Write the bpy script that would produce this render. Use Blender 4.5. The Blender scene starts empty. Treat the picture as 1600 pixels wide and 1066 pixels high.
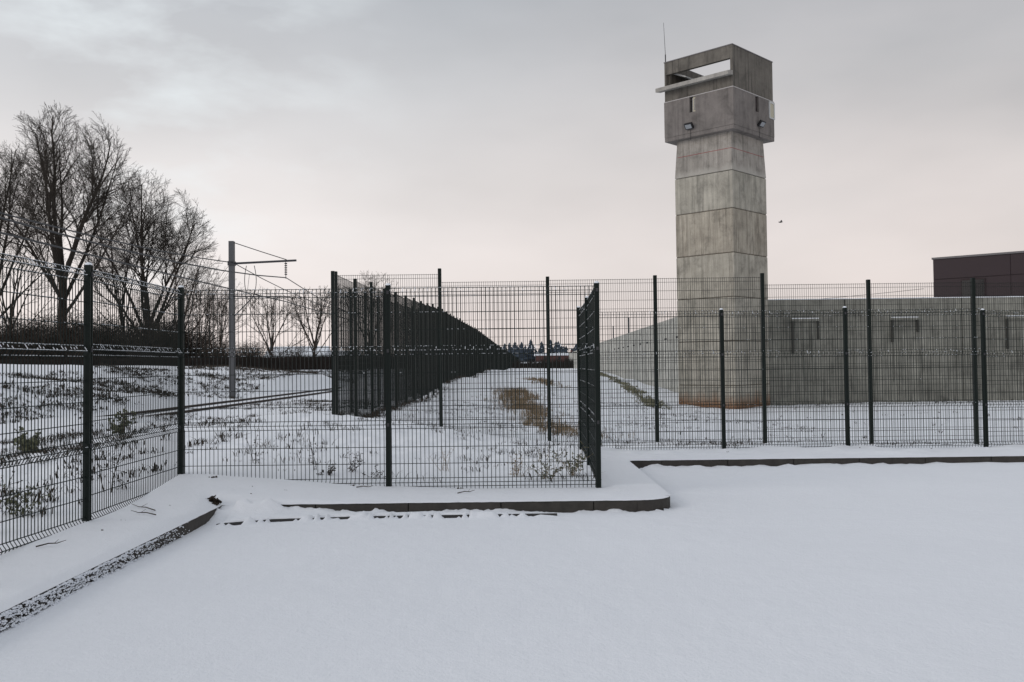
import bpy, math, random
import numpy as np
from mathutils import Vector, Matrix, noise
random.seed(7); rng = np.random.default_rng(7)
S = bpy.context.scene
C = S.collection
PI = math.pi

# ------------------------------------------------------------------ camera
EYE = 1.62
cam = bpy.data.cameras.new('camera'); camo = bpy.data.objects.new('camera', cam); C.objects.link(camo)
cam.sensor_width = 36.0; cam.lens = 1450 / 1600 * 36; cam.clip_start = 0.05; cam.clip_end = 5000
pitch = math.atan(37 / 1450); roll = 0.012
F = Vector((0, math.cos(pitch), math.sin(pitch))); R0 = Vector((1, 0, 0)); U0 = Vector((0, -math.sin(pitch), math.cos(pitch)))
R1 = R0 * math.cos(roll) - U0 * math.sin(roll); U1 = U0 * math.cos(roll) + R0 * math.sin(roll)
camo.matrix_world = Matrix(((R1.x, U1.x, -F.x, 0), (R1.y, U1.y, -F.y, 0), (R1.z, U1.z, -F.z, EYE), (0, 0, 0, 1)))
S.camera = camo
S.render.engine = 'CYCLES'
S.render.resolution_x = 1024; S.render.resolution_y = 682

# ------------------------------------------------------------------ sky, sun, exposure
SUN_EL, SUN_AZ = math.radians(22), math.radians(250)   # azimuth clockwise from +Y: low, from the left and a little behind
W = bpy.data.worlds.new('World'); S.world = W; W.use_nodes = True
nt = W.node_tree; nt.nodes.clear()
def N(nt, t, **kw):
    n = nt.nodes.new(t)
    for k, v in kw.items():
        if k in n.inputs: n.inputs[k].default_value = v
        else: setattr(n, k, v)
    return n
def ramp(nt, stops, fac=None, interp='LINEAR'):
    r = nt.nodes.new('ShaderNodeValToRGB'); cr = r.color_ramp; cr.interpolation = interp
    while len(cr.elements) > 1: cr.elements.remove(cr.elements[-1])
    for i, (p, c) in enumerate(stops):
        if not isinstance(c, (tuple, list)): c = (c, c, c)
        e = cr.elements[0] if i == 0 else cr.elements.new(p)
        e.position = p; e.color = (*c[:3], 1)
    if fac is not None: nt.links.new(fac, r.inputs[0])
    return r.outputs[0]
def mth(nt, op, a, b=None, clamp=False):
    m = nt.nodes.new('ShaderNodeMath'); m.operation = op; m.use_clamp = clamp
    for i, v in enumerate((a, b)):
        if v is None: continue
        if isinstance(v, (int, float)): m.inputs[i].default_value = v
        else: nt.links.new(v, m.inputs[i])
    return m.outputs[0]
def mixc(nt, fac, a, b, mode='MIX'):
    m = nt.nodes.new('ShaderNodeMix'); m.data_type = 'RGBA'; m.blend_type = mode; m.clamp_factor = True
    for s, v in ((0, fac), (6, a), (7, b)):
        if isinstance(v, (int, float)): m.inputs[s].default_value = v
        elif isinstance(v, (tuple, list)): m.inputs[s].default_value = (*v[:3], 1)
        else: nt.links.new(v, m.inputs[s])
    return m.outputs[2]
def noise_tex(nt, vec, scale, detail=4, rough=.5, dist=0):
    n = nt.nodes.new('ShaderNodeTexNoise'); n.inputs['Scale'].default_value = scale; n.inputs['Detail'].default_value = detail
    n.inputs['Roughness'].default_value = rough; n.inputs['Distortion'].default_value = dist
    nt.links.new(vec, n.inputs['Vector']); return n.outputs[0]
def mapping(nt, vec, sc=(1, 1, 1), loc=(0, 0, 0)):
    m = nt.nodes.new('ShaderNodeMapping'); m.inputs['Scale'].default_value = sc; m.inputs['Location'].default_value = loc
    nt.links.new(vec, m.inputs['Vector']); return m.outputs[0]

tc = N(nt, 'ShaderNodeTexCoord'); g = tc.outputs['Generated']
nis = N(nt, 'ShaderNodeTexSky', sky_type='NISHITA', sun_disc=False, sun_elevation=SUN_EL, sun_rotation=SUN_AZ)
sx = N(nt, 'ShaderNodeSeparateXYZ'); nt.links.new(g, sx.inputs[0])
zz = sx.outputs[2]; xx = sx.outputs[0]
# cloud deck: warm near the horizon, cool grey above
base = ramp(nt, [(0, (.72, .64, .61)), (.035, (.75, .67, .645)), (.10, (.71, .655, .635)), (.19, (.63, .60, .59)), (.28, (.515, .515, .525)), (.38, (.42, .438, .465)), (.6, (.46, .485, .52)), (1, (.52, .55, .60))], zz)
bn = noise_tex(nt, mapping(nt, g, (1.3, 1.3, 3.6)), 1.5, 4, .5, .1)
fine = noise_tex(nt, mapping(nt, g, (3, 3, 7), (3, 1, 2)), 2.0, 6, .5, .0)
sh = mth(nt, 'ADD', mth(nt, 'MULTIPLY', bn, .40), mth(nt, 'MULTIPLY', fine, .16))
gain = mth(nt, 'ADD', sh, .72)
# the deck is thicker (darker) to the right and high up, thinner to the left
side = mth(nt, 'MULTIPLY', xx, -.26)
gain = mth(nt, 'ADD', gain, side)
cloud = mixc(nt, 1.0, base, gain, 'MULTIPLY')
dpk = N(nt, 'ShaderNodeVectorMath', operation='DOT_PRODUCT'); nt.links.new(g, dpk.inputs[0]); dpk.inputs[1].default_value = Vector((.33, .93, .13)).normalized()
pk = mth(nt, 'MULTIPLY', ramp(nt, [(.90, 0), (.995, 1)], dpk.outputs['Value']), ramp(nt, [(.35, .2), (.62, 1)], bn))
cloud = mixc(nt, mth(nt, 'MULTIPLY', pk, .15), cloud, (.80, .64, .58))
# thin bright breaks high on the left
dp = N(nt, 'ShaderNodeVectorMath', operation='DOT_PRODUCT'); nt.links.new(g, dp.inputs[0]); dp.inputs[1].default_value = Vector((-.47, .82, .30)).normalized()
m1 = ramp(nt, [(.92, 0), (.992, 1)], dp.outputs['Value'])
br = ramp(nt, [(.46, 0), (.64, 1)], noise_tex(nt, mapping(nt, g, (2, 2, 5), (5, 2, 1)), 2.6, 5, .55, .1))
cloud = mixc(nt, mth(nt, 'MULTIPLY', mth(nt, 'MULTIPLY', m1, br), .5), cloud, (.80, .86, .88))
b1 = N(nt, 'ShaderNodeBackground', Strength=.06); nt.links.new(nis.outputs[0], b1.inputs[0])
b2 = N(nt, 'ShaderNodeBackground', Strength=1.0); nt.links.new(cloud, b2.inputs[0])
ms = N(nt, 'ShaderNodeMixShader'); ms.inputs[0].default_value = .93
nt.links.new(b1.outputs[0], ms.inputs[1]); nt.links.new(b2.outputs[0], ms.inputs[2])
wo = N(nt, 'ShaderNodeOutputWorld'); nt.links.new(ms.outputs[0], wo.inputs[0])

sl = bpy.data.lights.new('sun', 'SUN'); sl.energy = .5; sl.angle = math.radians(25); sl.color = (1, .93, .87)
so = bpy.data.objects.new('sun', sl); C.objects.link(so)
sd = Vector((math.sin(SUN_AZ) * math.cos(SUN_EL), math.cos(SUN_AZ) * math.cos(SUN_EL), math.sin(SUN_EL)))
so.rotation_euler = (-sd).to_track_quat('-Z', 'Y').to_euler()
S.view_settings.view_transform = 'Standard'; S.view_settings.look = 'None'; S.view_settings.gamma = 1
S.view_settings.exposure = 0.28; S.view_settings.use_curve_mapping = False

# ------------------------------------------------------------------ materials
def new_mat(name):
    m = bpy.data.materials.new(name); m.use_nodes = True
    nt = m.node_tree; nt.nodes.clear()
    b = N(nt, 'ShaderNodeBsdfPrincipled'); o = N(nt, 'ShaderNodeOutputMaterial'); nt.links.new(b.outputs[0], o.inputs[0])
    geo = N(nt, 'ShaderNodeNewGeometry')
    return m, nt, b, geo.outputs['Position'], geo
def bump(nt, b, h, strength, dist):
    n = N(nt, 'ShaderNodeBump'); n.inputs['Strength'].default_value = strength; n.inputs['Distance'].default_value = dist
    nt.links.new(h, n.inputs['Height']); nt.links.new(n.outputs[0], b.inputs['Normal'])
def simple(name, col, rough=.7, var=.15, scale=8, metal=0):
    m, nt, b, P, _ = new_mat(name)
    n = noise_tex(nt, P, scale, 4, .6)
    k = mth(nt, 'ADD', mth(nt, 'MULTIPLY', n, var * 2), 1 - var)
    nt.links.new(mixc(nt, 1, col, k, 'MULTIPLY'), b.inputs['Base Color'])
    b.inputs['Roughness'].default_value = rough; b.inputs['Metallic'].default_value = metal
    return m
def snow_mat(name, dirt=0.0, white=(.87, .885, .92)):
    m, nt, b, P, _ = new_mat(name)
    n1 = noise_tex(nt, P, .35, 4, .55); n2 = noise_tex(nt, P, 55, 3, .6); n3 = noise_tex(nt, P, 6, 5, .6)
    k = mth(nt, 'ADD', mth(nt, 'MULTIPLY', n1, .06), mth(nt, 'ADD', mth(nt, 'MULTIPLY', n3, .04), .93))
    col = mixc(nt, 1, white, k, 'MULTIPLY')
    if dirt:
        # bare ground, dead grass and stones poking through thin snow
        big = ramp(nt, [(.45, 0), (.68, 1)], noise_tex(nt, P, .22, 4, .6, .6))
        spk = ramp(nt, [(.60, 0), (.68, 1)], noise_tex(nt, P, 5.5, 6, .75))
        spk2 = ramp(nt, [(.70, 0), (.76, 1)], noise_tex(nt, mapping(nt, P, (1, 1, 1), (7, 3, 0)), 2.6, 6, .8))
        msk = mth(nt, 'MULTIPLY', mth(nt, 'MAXIMUM', mth(nt, 'MULTIPLY', spk, mth(nt, 'ADD', mth(nt, 'MULTIPLY', big, .85), .12)), spk2), dirt, True)
        # only out on the rough ground, not on the swept verges in front of the near fences
        sp = N(nt, 'ShaderNodeSeparateXYZ'); nt.links.new(P, sp.inputs[0])
        far = ramp(nt, [(0, 0), (1, 1)], mth(nt, 'MAXIMUM', mth(nt, 'MULTIPLY', mth(nt, 'SUBTRACT', sp.outputs[1], 16.6), .3, True),
              mth(nt, 'MULTIPLY', mth(nt, 'SUBTRACT', -4.6, sp.outputs[0]), .5, True)))
        msk = mth(nt, 'MULTIPLY', msk, far)
        dc = ramp(nt, [(.35, (.035, .028, .02)), (.6, (.10, .075, .045)), (.75, (.10, .11, .05))], noise_tex(nt, P, 1.1, 3))
        col = mixc(nt, msk, col, dc)
    nt.links.new(col, b.inputs['Base Color']); b.inputs['Roughness'].default_value = .75
    b.inputs['Specular IOR Level'].default_value = .25
    h = mth(nt, 'ADD', mth(nt, 'MULTIPLY', n2, .5), noise_tex(nt, P, 14, 4, .6))
    bump(nt, b, h, .42, .02)
    return m
def concrete(name, c1, c2, dark, stain=.6, scale=1.0, boards=.5, rust=None, drip=None):
    m, nt, b, P, geo = new_mat(name)
    big = noise_tex(nt, P, .5 * scale, 5, .6, .5)
    col = mixc(nt, ramp(nt, [(.35, 0), (.65, 1)], big), c1, c2)
    st = noise_tex(nt, mapping(nt, P, (2.2, 2.2, .13)), 2.2 * scale, 7, .72)      # long vertical runs
    st2 = noise_tex(nt, mapping(nt, P, (7, 7, .12)), 1.3 * scale, 4, .6)
    col = mixc(nt, mth(nt, 'MULTIPLY', ramp(nt, [(.50, 0), (.64, 1)], st), stain), col, dark)
    col = mixc(nt, mth(nt, 'MULTIPLY', ramp(nt, [(.42, 0), (.66, 1)], st2), boards), col, tuple(v * .62 for v in c1))
    pale = ramp(nt, [(.58, 0), (.72, 1)], noise_tex(nt, mapping(nt, P, (1, 1, .35), (9, 4, 2)), 1.5 * scale, 6, .7))
    col = mixc(nt, mth(nt, 'MULTIPLY', pale, .35), col, tuple(min(v * 1.5, .6) for v in c2))
    bl = noise_tex(nt, P, 1.3 * scale, 7, .7, .3)
    col = mixc(nt, 1, col, ramp(nt, [(.30, .62), (.48, .98), (.72, 1.22)], bl), 'MULTIPLY')
    gr = noise_tex(nt, P, 18, 5, .7)
    col = mixc(nt, 1, col, mth(nt, 'ADD', mth(nt, 'MULTIPLY', gr, .4), .8), 'MULTIPLY')
    if rust:
        sp = N(nt, 'ShaderNodeSeparateXYZ'); nt.links.new(P, sp.inputs[0])
        lo = mth(nt, 'SUBTRACT', rust[1], sp.outputs[2])
        lo = mth(nt, 'ADD', lo, mth(nt, 'MULTIPLY', mth(nt, 'SUBTRACT', noise_tex(nt, mapping(nt, P, (1, 1, .3)), 1.6, 5, .6), .5), rust[2]))
        col = mixc(nt, mth(nt, 'MULTIPLY', ramp(nt, [(0, 0), (1, 1)], mth(nt, 'MULTIPLY', lo, 1 / rust[3], True)), .85), col, rust[0])
    nt.links.new(col, b.inputs['Base Color']); b.inputs['Roughness'].default_value = .9
    bump(nt, b, mth(nt, 'ADD', gr, mth(nt, 'MULTIPLY', st2, .8)), .35, .02)
    return m
M = {}
M['road_snow'] = snow_mat('road snow')
M['snow'] = snow_mat('snow cover', 1.0)
M['snow_clump'] = simple('clinging snow', (.84, .87, .92), .8, .04)
M['asphalt'] = simple('asphalt', (.045, .043, .042), .9, .3, 20)
M['kerb'] = simple('kerb concrete', (.050, .045, .040), .92, .6, 9)
M['fence'] = simple('green fence paint', (.005, .011, .009), .5, .25, 5)
M['post'] = simple('green post paint', (.0018, .0075, .0055), .5, .3, 3)
M['tall'] = simple('tall fence paint', (.007, .011, .009), .5, .25, 5)
for k_ in ('fence', 'post', 'tall'): M[k_].node_tree.nodes['Principled BSDF'].inputs['Specular IOR Level'].default_value = .3
M['galv'] = simple('galvanised mast', (.095, .098, .105), .55, .2, 1.5, .2)
M['galv_dark'] = simple('dark steel', (.04, .04, .045), .5, .2, 4)
M['rail'] = simple('rusty rail', (.055, .038, .03), .8, .3, 8)
M['sleeper'] = simple('sleeper', (.12, .10, .09), .9, .3, 6)
M['wire'] = simple('overhead wire', (.03, .03, .032), .6, .1, 5)
M['bark'] = simple('dark bark', (.042, .034, .027), .95, .4, 2)
M['bark2'] = simple('brown bark', (.062, .047, .036), .95, .4, 2)
M['hedge'] = simple('bare hedge', (.024, .018, .015), 1, .45, 1.2)
M['dead'] = simple('dead stems', (.045, .034, .024), 1, .5, 4)
M['reed'] = simple('dry reeds', (.25, .185, .115), 1, .6, 2.5)
M['grass'] = simple('winter grass', (.22, .21, .14), 1, .45, 2)
M['leaf'] = simple('bramble leaf', (.135, .14, .085), .9, .5, 6)
M['spruce'] = simple('far spruce', (.045, .062, .085), 1, .3, .3)  # bluish distance haze mixed into the base colour
M['maroon'] = simple('maroon cladding', (.026, .0125, .0165), .6, .12, .4)
M['seam'] = simple('cladding joint', (.02, .008, .01), .7, .1)
M['trim'] = simple('roof trim', (.16, .15, .155), .6, .1)
M['glassdark'] = simple('dark glass', (.012, .012, .015), .15, .1)
M['cream'] = simple('cream frame', (.50, .47, .36), .6, .12)
M['white'] = simple('pale frame', (.55, .56, .55), .6, .1)
M['lamp_body'] = simple('black lamp housing', (.012, .012, .014), .5, .1)
M['lamp_glass'] = simple('lamp glass', (.30, .32, .34), .12, .1)
M['redwall'] = simple('far brick', (.10, .045, .04), .9, .2, .5)
M['render'] = simple('far render', (.30, .28, .25), .9, .15, .5)
M['redline'] = simple('red paint line', (.30, .045, .05), .8, .2)
TR = ((.20, .085, .028), .0, 1.3, .7)
M['tower'] = concrete('tower concrete', (.49, .455, .385), (.37, .345, .29), (.13, .12, .095), .65, 1, .75, rust=TR)
M['tower_brown'] = concrete('browner tower concrete', (.445, .405, .335), (.335, .300, .245), (.12, .10, .075), .8, 1.1, .8, rust=TR)
M['tower_grey'] = concrete('greyer tower concrete', (.475, .448, .385), (.36, .338, .285), (.13, .13, .11), .7, .9, .8, rust=TR)
M['towertop'] = concrete('tower neck concrete', (.40, .37, .335), (.30, .28, .25), (.13, .12, .105), .55, 1, .35, rust=((.42, .40, .36), 12.45, 1.1, .3))
M['joint'] = simple('pour joint', (.11, .092, .07), .95, .3, 3)
M['visor'] = concrete('visor concrete', (.42, .405, .375), (.33, .315, .29), (.18, .17, .155), .4, 1, .3)
M['cabin'] = concrete('cabin concrete', (.23, .208, .195), (.165, .15, .14), (.085, .078, .073), .45, .8, .12)
M['cabin_hi'] = concrete('cabin top concrete', (.175, .160, .138), (.128, .118, .102), (.055, .050, .044), .8, 1, .3)
M['seamline'] = simple('pale sealant', (.48, .46, .45), .8, .4, 5)
M['wall'] = concrete('wall concrete', (.32, .315, .275), (.21, .207, .18), (.075, .074, .062), .9, .8, .8)
M['wall_shade'] = concrete('shaded wall concrete', (.06, .058, .05), (.04, .039, .034), (.02, .02, .018), .5, .7, .5)  # shade of the frame recesses, put into the colour of the ribs
M['wall_pale'] = concrete('pale wall concrete', (.55, .545, .50), (.43, .43, .395), (.17, .17, .155), .5, .8, .6)

# ------------------------------------------------------------------ mesh helpers
class MB:
    def __init__(s): s.v = []; s.f = []
    def box(s, x0, x1, y0, y1, z0, z1, fr=None):
        k = len(s.v)
        for z in (z0, z1):
            for x, y in ((x0, y0), (x1, y0), (x1, y1), (x0, y1)):
                s.v.append((x, y, z) if fr is None else tuple(fr(x, y, z)))
        for q in ((3, 2, 1, 0), (4, 5, 6, 7), (0, 1, 5, 4), (1, 2, 6, 5), (2, 3, 7, 6), (3, 0, 4, 7)): s.f.append([k + i for i in q])
        return s
    def prism(s, pts, z0, z1):
        k = len(s.v); n = len(pts)
        for p in pts: s.v.append((p[0], p[1], z0(p) if callable(z0) else z0))
        for p in pts: s.v.append((p[0], p[1], z1(p) if callable(z1) else z1))
        s.f.append([k + i for i in range(n)][::-1]); s.f.append([k + n + i for i in range(n)])
        for i in range(n):
            j = (i + 1) % n; s.f.append([k + i, k + j, k + n + j, k + n + i])
        return s
    def hexa(s, b, t):
        k = len(s.v); s.v += [tuple(p) for p in b] + [tuple(p) for p in t]
        for q in ((3, 2, 1, 0), (4, 5, 6, 7), (0, 1, 5, 4), (1, 2, 6, 5), (2, 3, 7, 6), (3, 0, 4, 7)): s.f.append([k + i for i in q])
        return s
    def tube(s, pts, rad, n=6, cap=True):
        k = len(s.v); L = len(pts); pts = [Vector(p) for p in pts]
        for i, p in enumerate(pts):
            d = (pts[min(i + 1, L - 1)] - pts[max(i - 1, 0)])
            if d.length < 1e-9: d = Vector((0, 0, 1))
            d.normalize(); a = Vector((0, 0, 1)) if abs(d.z) < .9 else Vector((1, 0, 0))
            u = d.cross(a).normalized(); w = d.cross(u)
            r = rad[i] if isinstance(rad, (list, tuple)) else rad
            for j in range(n):
                t = 2 * PI * j / n; s.v.append(tuple(p + u * (r * math.cos(t)) + w * (r * math.sin(t))))
        for i in range(L - 1):
            for j in range(n):
                j2 = (j + 1) % n; s.f.append([k + i * n + j, k + i * n + j2, k + (i + 1) * n + j2, k + (i + 1) * n + j])
        if cap: s.f.append([k + j for j in range(n)][::-1]); s.f.append([k + (L - 1) * n + j for j in range(n)])
        return s
    def mesh(s, name, mat, smooth=False):
        me = bpy.data.meshes.new(name); me.from_pydata(s.v, [], s.f); me.update()
        if mat: me.materials.append(M[mat])
        if smooth: me.polygons.foreach_set('use_smooth', [True] * len(me.polygons))
        return me
    def build(s, name, mat, parent=None, smooth=False):
        return link(name, s.mesh(name, mat, smooth), parent)
def link(name, me, parent=None, loc=None, rotz=None):
    o = bpy.data.objects.new(name, me); C.objects.link(o)
    if parent: o.parent = parent
    if loc is not None: o.location = loc
    if rotz is not None: o.rotation_euler = (0, 0, rotz)
    return o
def tag(o, label=None, cat=None, group=None, kind=None):
    if label: o['label'] = label
    if cat: o['category'] = cat
    if group: o['group'] = group
    if kind: o['kind'] = kind
    return o
def empty(name, loc=(0, 0, 0), rz=0, **kw):
    o = bpy.data.objects.new(name, None); C.objects.link(o); o.location = loc; o.rotation_euler = (0, 0, rz); o.empty_display_size = .3
    return tag(o, **kw)
def bevel(o, w, seg=1):
    b = o.modifiers.new('bevel', 'BEVEL'); b.width = w; b.segments = seg; b.limit_method = 'ANGLE'; return o
def fbm(x, y, sc, oct=4, z=0):
    return noise.fractal(Vector((x * sc, y * sc, z)), .6, 2.0, oct)

# ------------------------------------------------------------------ terrain
CP = [(-3.3,5,.15),(-4,5,.15),(-4,8.6,.22),(-3.3,9.5,.19),(-4,11.2,.36),(-1.5,11.2,.18),(1.03,11.2,.125),(1.1,13.7,.13),(1.5,16.3,.12),(6,16.3,.11),(12,16.3,.09),(20,16.3,.09),
(-1,10.2,.145),(1.5,10.4,.14),(3,14.3,.135),(10,14.4,.13),(20,14.4,.13),(40,14.4,.13),(-3.5,2,.15),(-3.3,-8,.15),(-6,-8,.2),
(-3,14,.42),(-1,14,.2),(.5,14,.1),(-3.5,18,.60),(-6.5,18,.58),(-1.8,18,.34),(-2.8,19.6,.5),(0,19,.0),
(-4.2,22.5,.3),(-1.67,21.6,.16),(.85,21.6,-.18),(3.36,21.6,-.24),(5.87,21.6,-.30),(8.3,21.6,-.36),(10.8,21.6,-.36),(22,21.6,-.36),
(-3.95,28,.25),(-3.95,34.5,.24),(-3.7,49,.66),(-3.1,82,.87),(-2.2,138,.65),(3,446,.5),
(1,30,-.35),(2,42,.0),(2,60,.55),(4,100,.75),(6,150,.6),(4.5,36,-.5),
(7,30,-.55),(8,40,-.75),(10,47,-.95),(12,48.5,-1.0),(12,53,-.8),(20,52,-.78),(35,52,-.63),(20,35,-.55),(34,30,-.5),(60,52,-.6),
(12.3,69,-.68),(10.6,62,-.75),(9,60,-1.0),(8,60,-.9),(7,75,-.2),(12,90,-.4),(13.5,110,-.3),(18,298,-.05),(8,110,.4),(11,160,.3),
(-12,20,-.05),(-12,30,-.05),(-12,47,0),(-12,80,.02),(-12,150,.05),(-12,300,.1),(-8,25,.05),(-8,45,-.05),(-7,14,.3),(-12,12,.0),(-6,8,.12),(-8,3,.1),(-12,0,0),
(-14.3,47,.1),(-14.3,25,.08),(-14.3,80,.15),(-20,30,1.55),(-20,47,1.65),(-20.5,66,1.72),(-20,90,1.75),(-20,150,1.7),(-24,15,1.4),(-40,60,1.75),(-40,90,1.8),
(-60,40,1.7),(-80,100,1.8),(-30,20,1.6),(-30,-20,1.2),(-16,-20,.2),(-100,300,2),(-20,300,1.6),(60,300,.5),(200,300,1),(0,700,1),(300,-50,0),(-300,0,2),(0,-100,0)]
CP = np.array(CP, float); cpx = CP[:, :2]
def phi(r): return np.sqrt(r * r + 1.2)
A = phi(np.linalg.norm(cpx[:, None] - cpx[None], axis=2)); n_ = len(CP)
K = np.zeros((n_ + 3, n_ + 3)); K[:n_, :n_] = A; K[:n_, n_] = 1; K[n_, :n_] = 1; K[:n_, n_+1:] = cpx; K[n_+1:, :n_] = cpx.T
wts = np.linalg.solve(K, np.concatenate([CP[:, 2], np.zeros(3)]))
def ground_np(x, y):
    sh = x.shape; q = np.stack([x.ravel(), y.ravel()], 1); out = np.zeros(len(q))
    for i in range(0, len(q), 20000):
        d = np.linalg.norm(q[i:i+20000, None] - cpx[None], axis=2); out[i:i+20000] = phi(d) @ wts[:n_] + wts[n_] + q[i:i+20000] @ wts[n_+1:]
    return np.clip(out.reshape(sh), -2, 4)
def rough_amp(x, y):
    a = np.clip((y - 11.5) / 4, 0, 1); a = np.maximum(a, np.clip((-4.3 - x) / 1.5, 0, 1))
    return a
def ground(x, y):
    return float(ground_np(np.array([x], float), np.array([y], float))[0])
KX, KXR, KY, KYR = -3.15, 1.75, 10.05, 14.12
def dV(x, y):      # signed distance: positive on the verge side of the kerb line
    a = KXR - x; b = y - KY; r = .42
    rm = np.where((a < r) & (b < r), r - np.hypot(r - a, r - b), np.minimum(a, b))
    return np.maximum(np.maximum(y - KYR, KX - x), rm)
def axis(segs):
    out = []
    for a, b, st in segs: out += list(np.arange(a, b - 1e-6, st))
    out.append(segs[-1][1]); return np.array(out)
def grow_axis(a, b, st, k):
    out = [a]
    while out[-1] < b: out.append(out[-1] + st); st *= k
    return out
def grid_mesh(name, X, Y, Z, keep, mat, parent=None):
    nx, ny = X.shape[1], X.shape[0]
    v = np.stack([X, Y, Z], 2).reshape(-1, 3)
    idx = np.arange(nx * ny).reshape(ny, nx)
    q = np.stack([idx[:-1, :-1], idx[:-1, 1:], idx[1:, 1:], idx[1:, :-1]], 2).reshape(-1, 4)
    kf = keep.ravel()[q].all(1); q = q[kf]
    used = np.zeros(nx * ny, bool); used[q.ravel()] = True
    remap = np.cumsum(used) - 1; v = v[used]; q = remap[q]
    me = bpy.data.meshes.new(name)
    me.vertices.add(len(v)); me.vertices.foreach_set('co', v.ravel())
    me.loops.add(len(q) * 4); me.loops.foreach_set('vertex_index', q.ravel().astype(np.int32))
    me.polygons.add(len(q)); me.polygons.foreach_set('loop_start', (np.arange(len(q)) * 4).astype(np.int32))
    me.polygons.foreach_set('use_smooth', np.ones(len(q), bool))
    me.update(calc_edges=True); me.validate(); me.materials.append(M[mat])
    return link(name, me, parent)
def vnoise(X, Y, sc, oct=3, z=0.0):
    f = noise.fractal; return np.array([f(Vector((a * sc, b * sc, z)), .7, 2.1, oct) for a, b in zip(X.ravel(), Y.ravel())]).reshape(X.shape)

def ground_h(X, Y):
    Z = ground_np(X, Y); amp = rough_amp(X, Y)
    dist = np.hypot(X, Y)
    n1 = vnoise(X, Y, .5, 4); n2 = vnoise(X, Y, 2.6, 3, 5.0)
    Z = Z + n1 * (.012 + .06 * amp) + n2 * (.004 + .035 * amp)
    # embankment ridges
    e = np.clip(1 - np.abs(X + 17.5) / 4.5, 0, 1); Z = Z + e * n2 * .14
    tb = np.clip((2.3 - np.abs(X - (-11.79 + .0172 * (Y - 41)))) / .8, 0, 1) * np.clip((Y - 20) / 4, 0, 1)
    Z = Z * (1 - tb) + tb * (.10 + .13 * np.clip((31 - Y) / 4, 0, 1) + .012 * n2)
    return Z
gx = np.unique(np.round(np.concatenate([[-v for v in grow_axis(8, 700, .3, 1.09)][::-1], axis([(-8, -4.4, .12), (-4.4, -2.4, .05), (-2.4, 2.4, .05), (2.4, 9, .12)]), grow_axis(9, 700, .25, 1.09)]), 4))
gy = np.unique(np.round(np.concatenate([[-v for v in grow_axis(-1, 300, .8, 1.2)][::-1], axis([(1, 4, .2), (4, 9.6, .09), (9.6, 14.8, .05), (14.8, 24, .11)]), grow_axis(24, 1500, .2, 1.035)]), 4))
GX, GY = np.meshgrid(gx, gy)
d = dV(GX, GY)
def snap(X, Y, d, cell, target=0.0):
    e = 1e-3
    gxx = (dV(X + e, Y) - dV(X - e, Y)) / (2 * e); gyy = (dV(X, Y + e) - dV(X, Y - e)) / (2 * e)
    m = np.abs(d - target) < cell
    return np.where(m, X - gxx * (d - target), X), np.where(m, Y - gyy * (d - target), Y), m
GX2, GY2, m = snap(GX, GY, d, .036)
d2 = dV(GX2, GY2)
Z = ground_h(GX2, GY2)
lip = np.clip(1 - np.clip(d2, 0, 1) / .05, 0, 1) ** 2
Z = Z - lip * .0
ed = vnoise(GX2, GY2, 9, 2, 3.0) * np.clip(1 - d2 / .12, 0, 1) * .010
Z = Z + ed
# ragged overhang of the verge snow over the kerb face
ov = (np.abs(d2) < .002) * (.004 + .006 * np.clip(vnoise(GX2, GY2, 7, 3, 8.0) + .2, 0, 1))
e = 1e-3
ngx = (dV(GX2 + e, GY2) - dV(GX2 - e, GY2)) / (2 * e); ngy = (dV(GX2, GY2 + e) - dV(GX2, GY2 - e)) / (2 * e)
GX3 = GX2 - ngx * ov; GY3 = GY2 - ngy * ov
Z = np.clip(Z, np.where(d2 < .6, .152, -9), .158 + np.clip(d2, 0, 9) * .30)
Z = np.where(np.abs(d2) < .004, .1425 + .002 * vnoise(GX2, GY2, 12, 2, 6.0), Z)
keep = d2 > -.004
tag(grid_mesh('snow_ground', GX3, GY3, Z, keep, 'snow'), label='snow covered ground with dead weeds behind the fences', kind='structure')

# road: asphalt under, snow sheet over
mb = MB(); mb.v = [(-3.6, -30, 0), (60, -30, 0), (60, 14.6, 0), (-3.6, 14.6, 0)]; mb.f = [[0, 1, 2, 3]]
tag(mb.build('road', 'asphalt'), label='dark asphalt yard under the snow', kind='structure')
rx = np.unique(np.round(np.concatenate([axis([(-3.15, 2.1, .025), (2.1, 6, .09)]), grow_axis(6, 60, .2, 1.08)]), 4))
ry = np.unique(np.round(np.concatenate([[-30, -10], axis([(-3, 3.8, .4), (3.8, 8.9, .07), (8.9, 10.1, .02), (10.1, 13.7, .09), (13.7, 14.12, .03)])]), 4))
RX, RY = np.meshgrid(rx, ry)
dd = -dV(RX, RY)
RX2, RY2, _ = snap(RX, RY, -dd, .02)
dd = -dV(RX2, RY2)
base_n = vnoise(RX2, RY2, .45, 3, 11.0) * .014 + vnoise(RX2, RY2, 5, 3, 2.0) * .0035 + vnoise(RX2, RY2, 22, 2, 4.0) * .0018
H = .022 + .022 * np.clip((dd - .03) / .35, 0, 1) + base_n
n_a = vnoise(RX2, RY2, 1.3, 3, 21.0); n_b = vnoise(RX2, RY2, 6, 3, 31.0)
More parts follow.
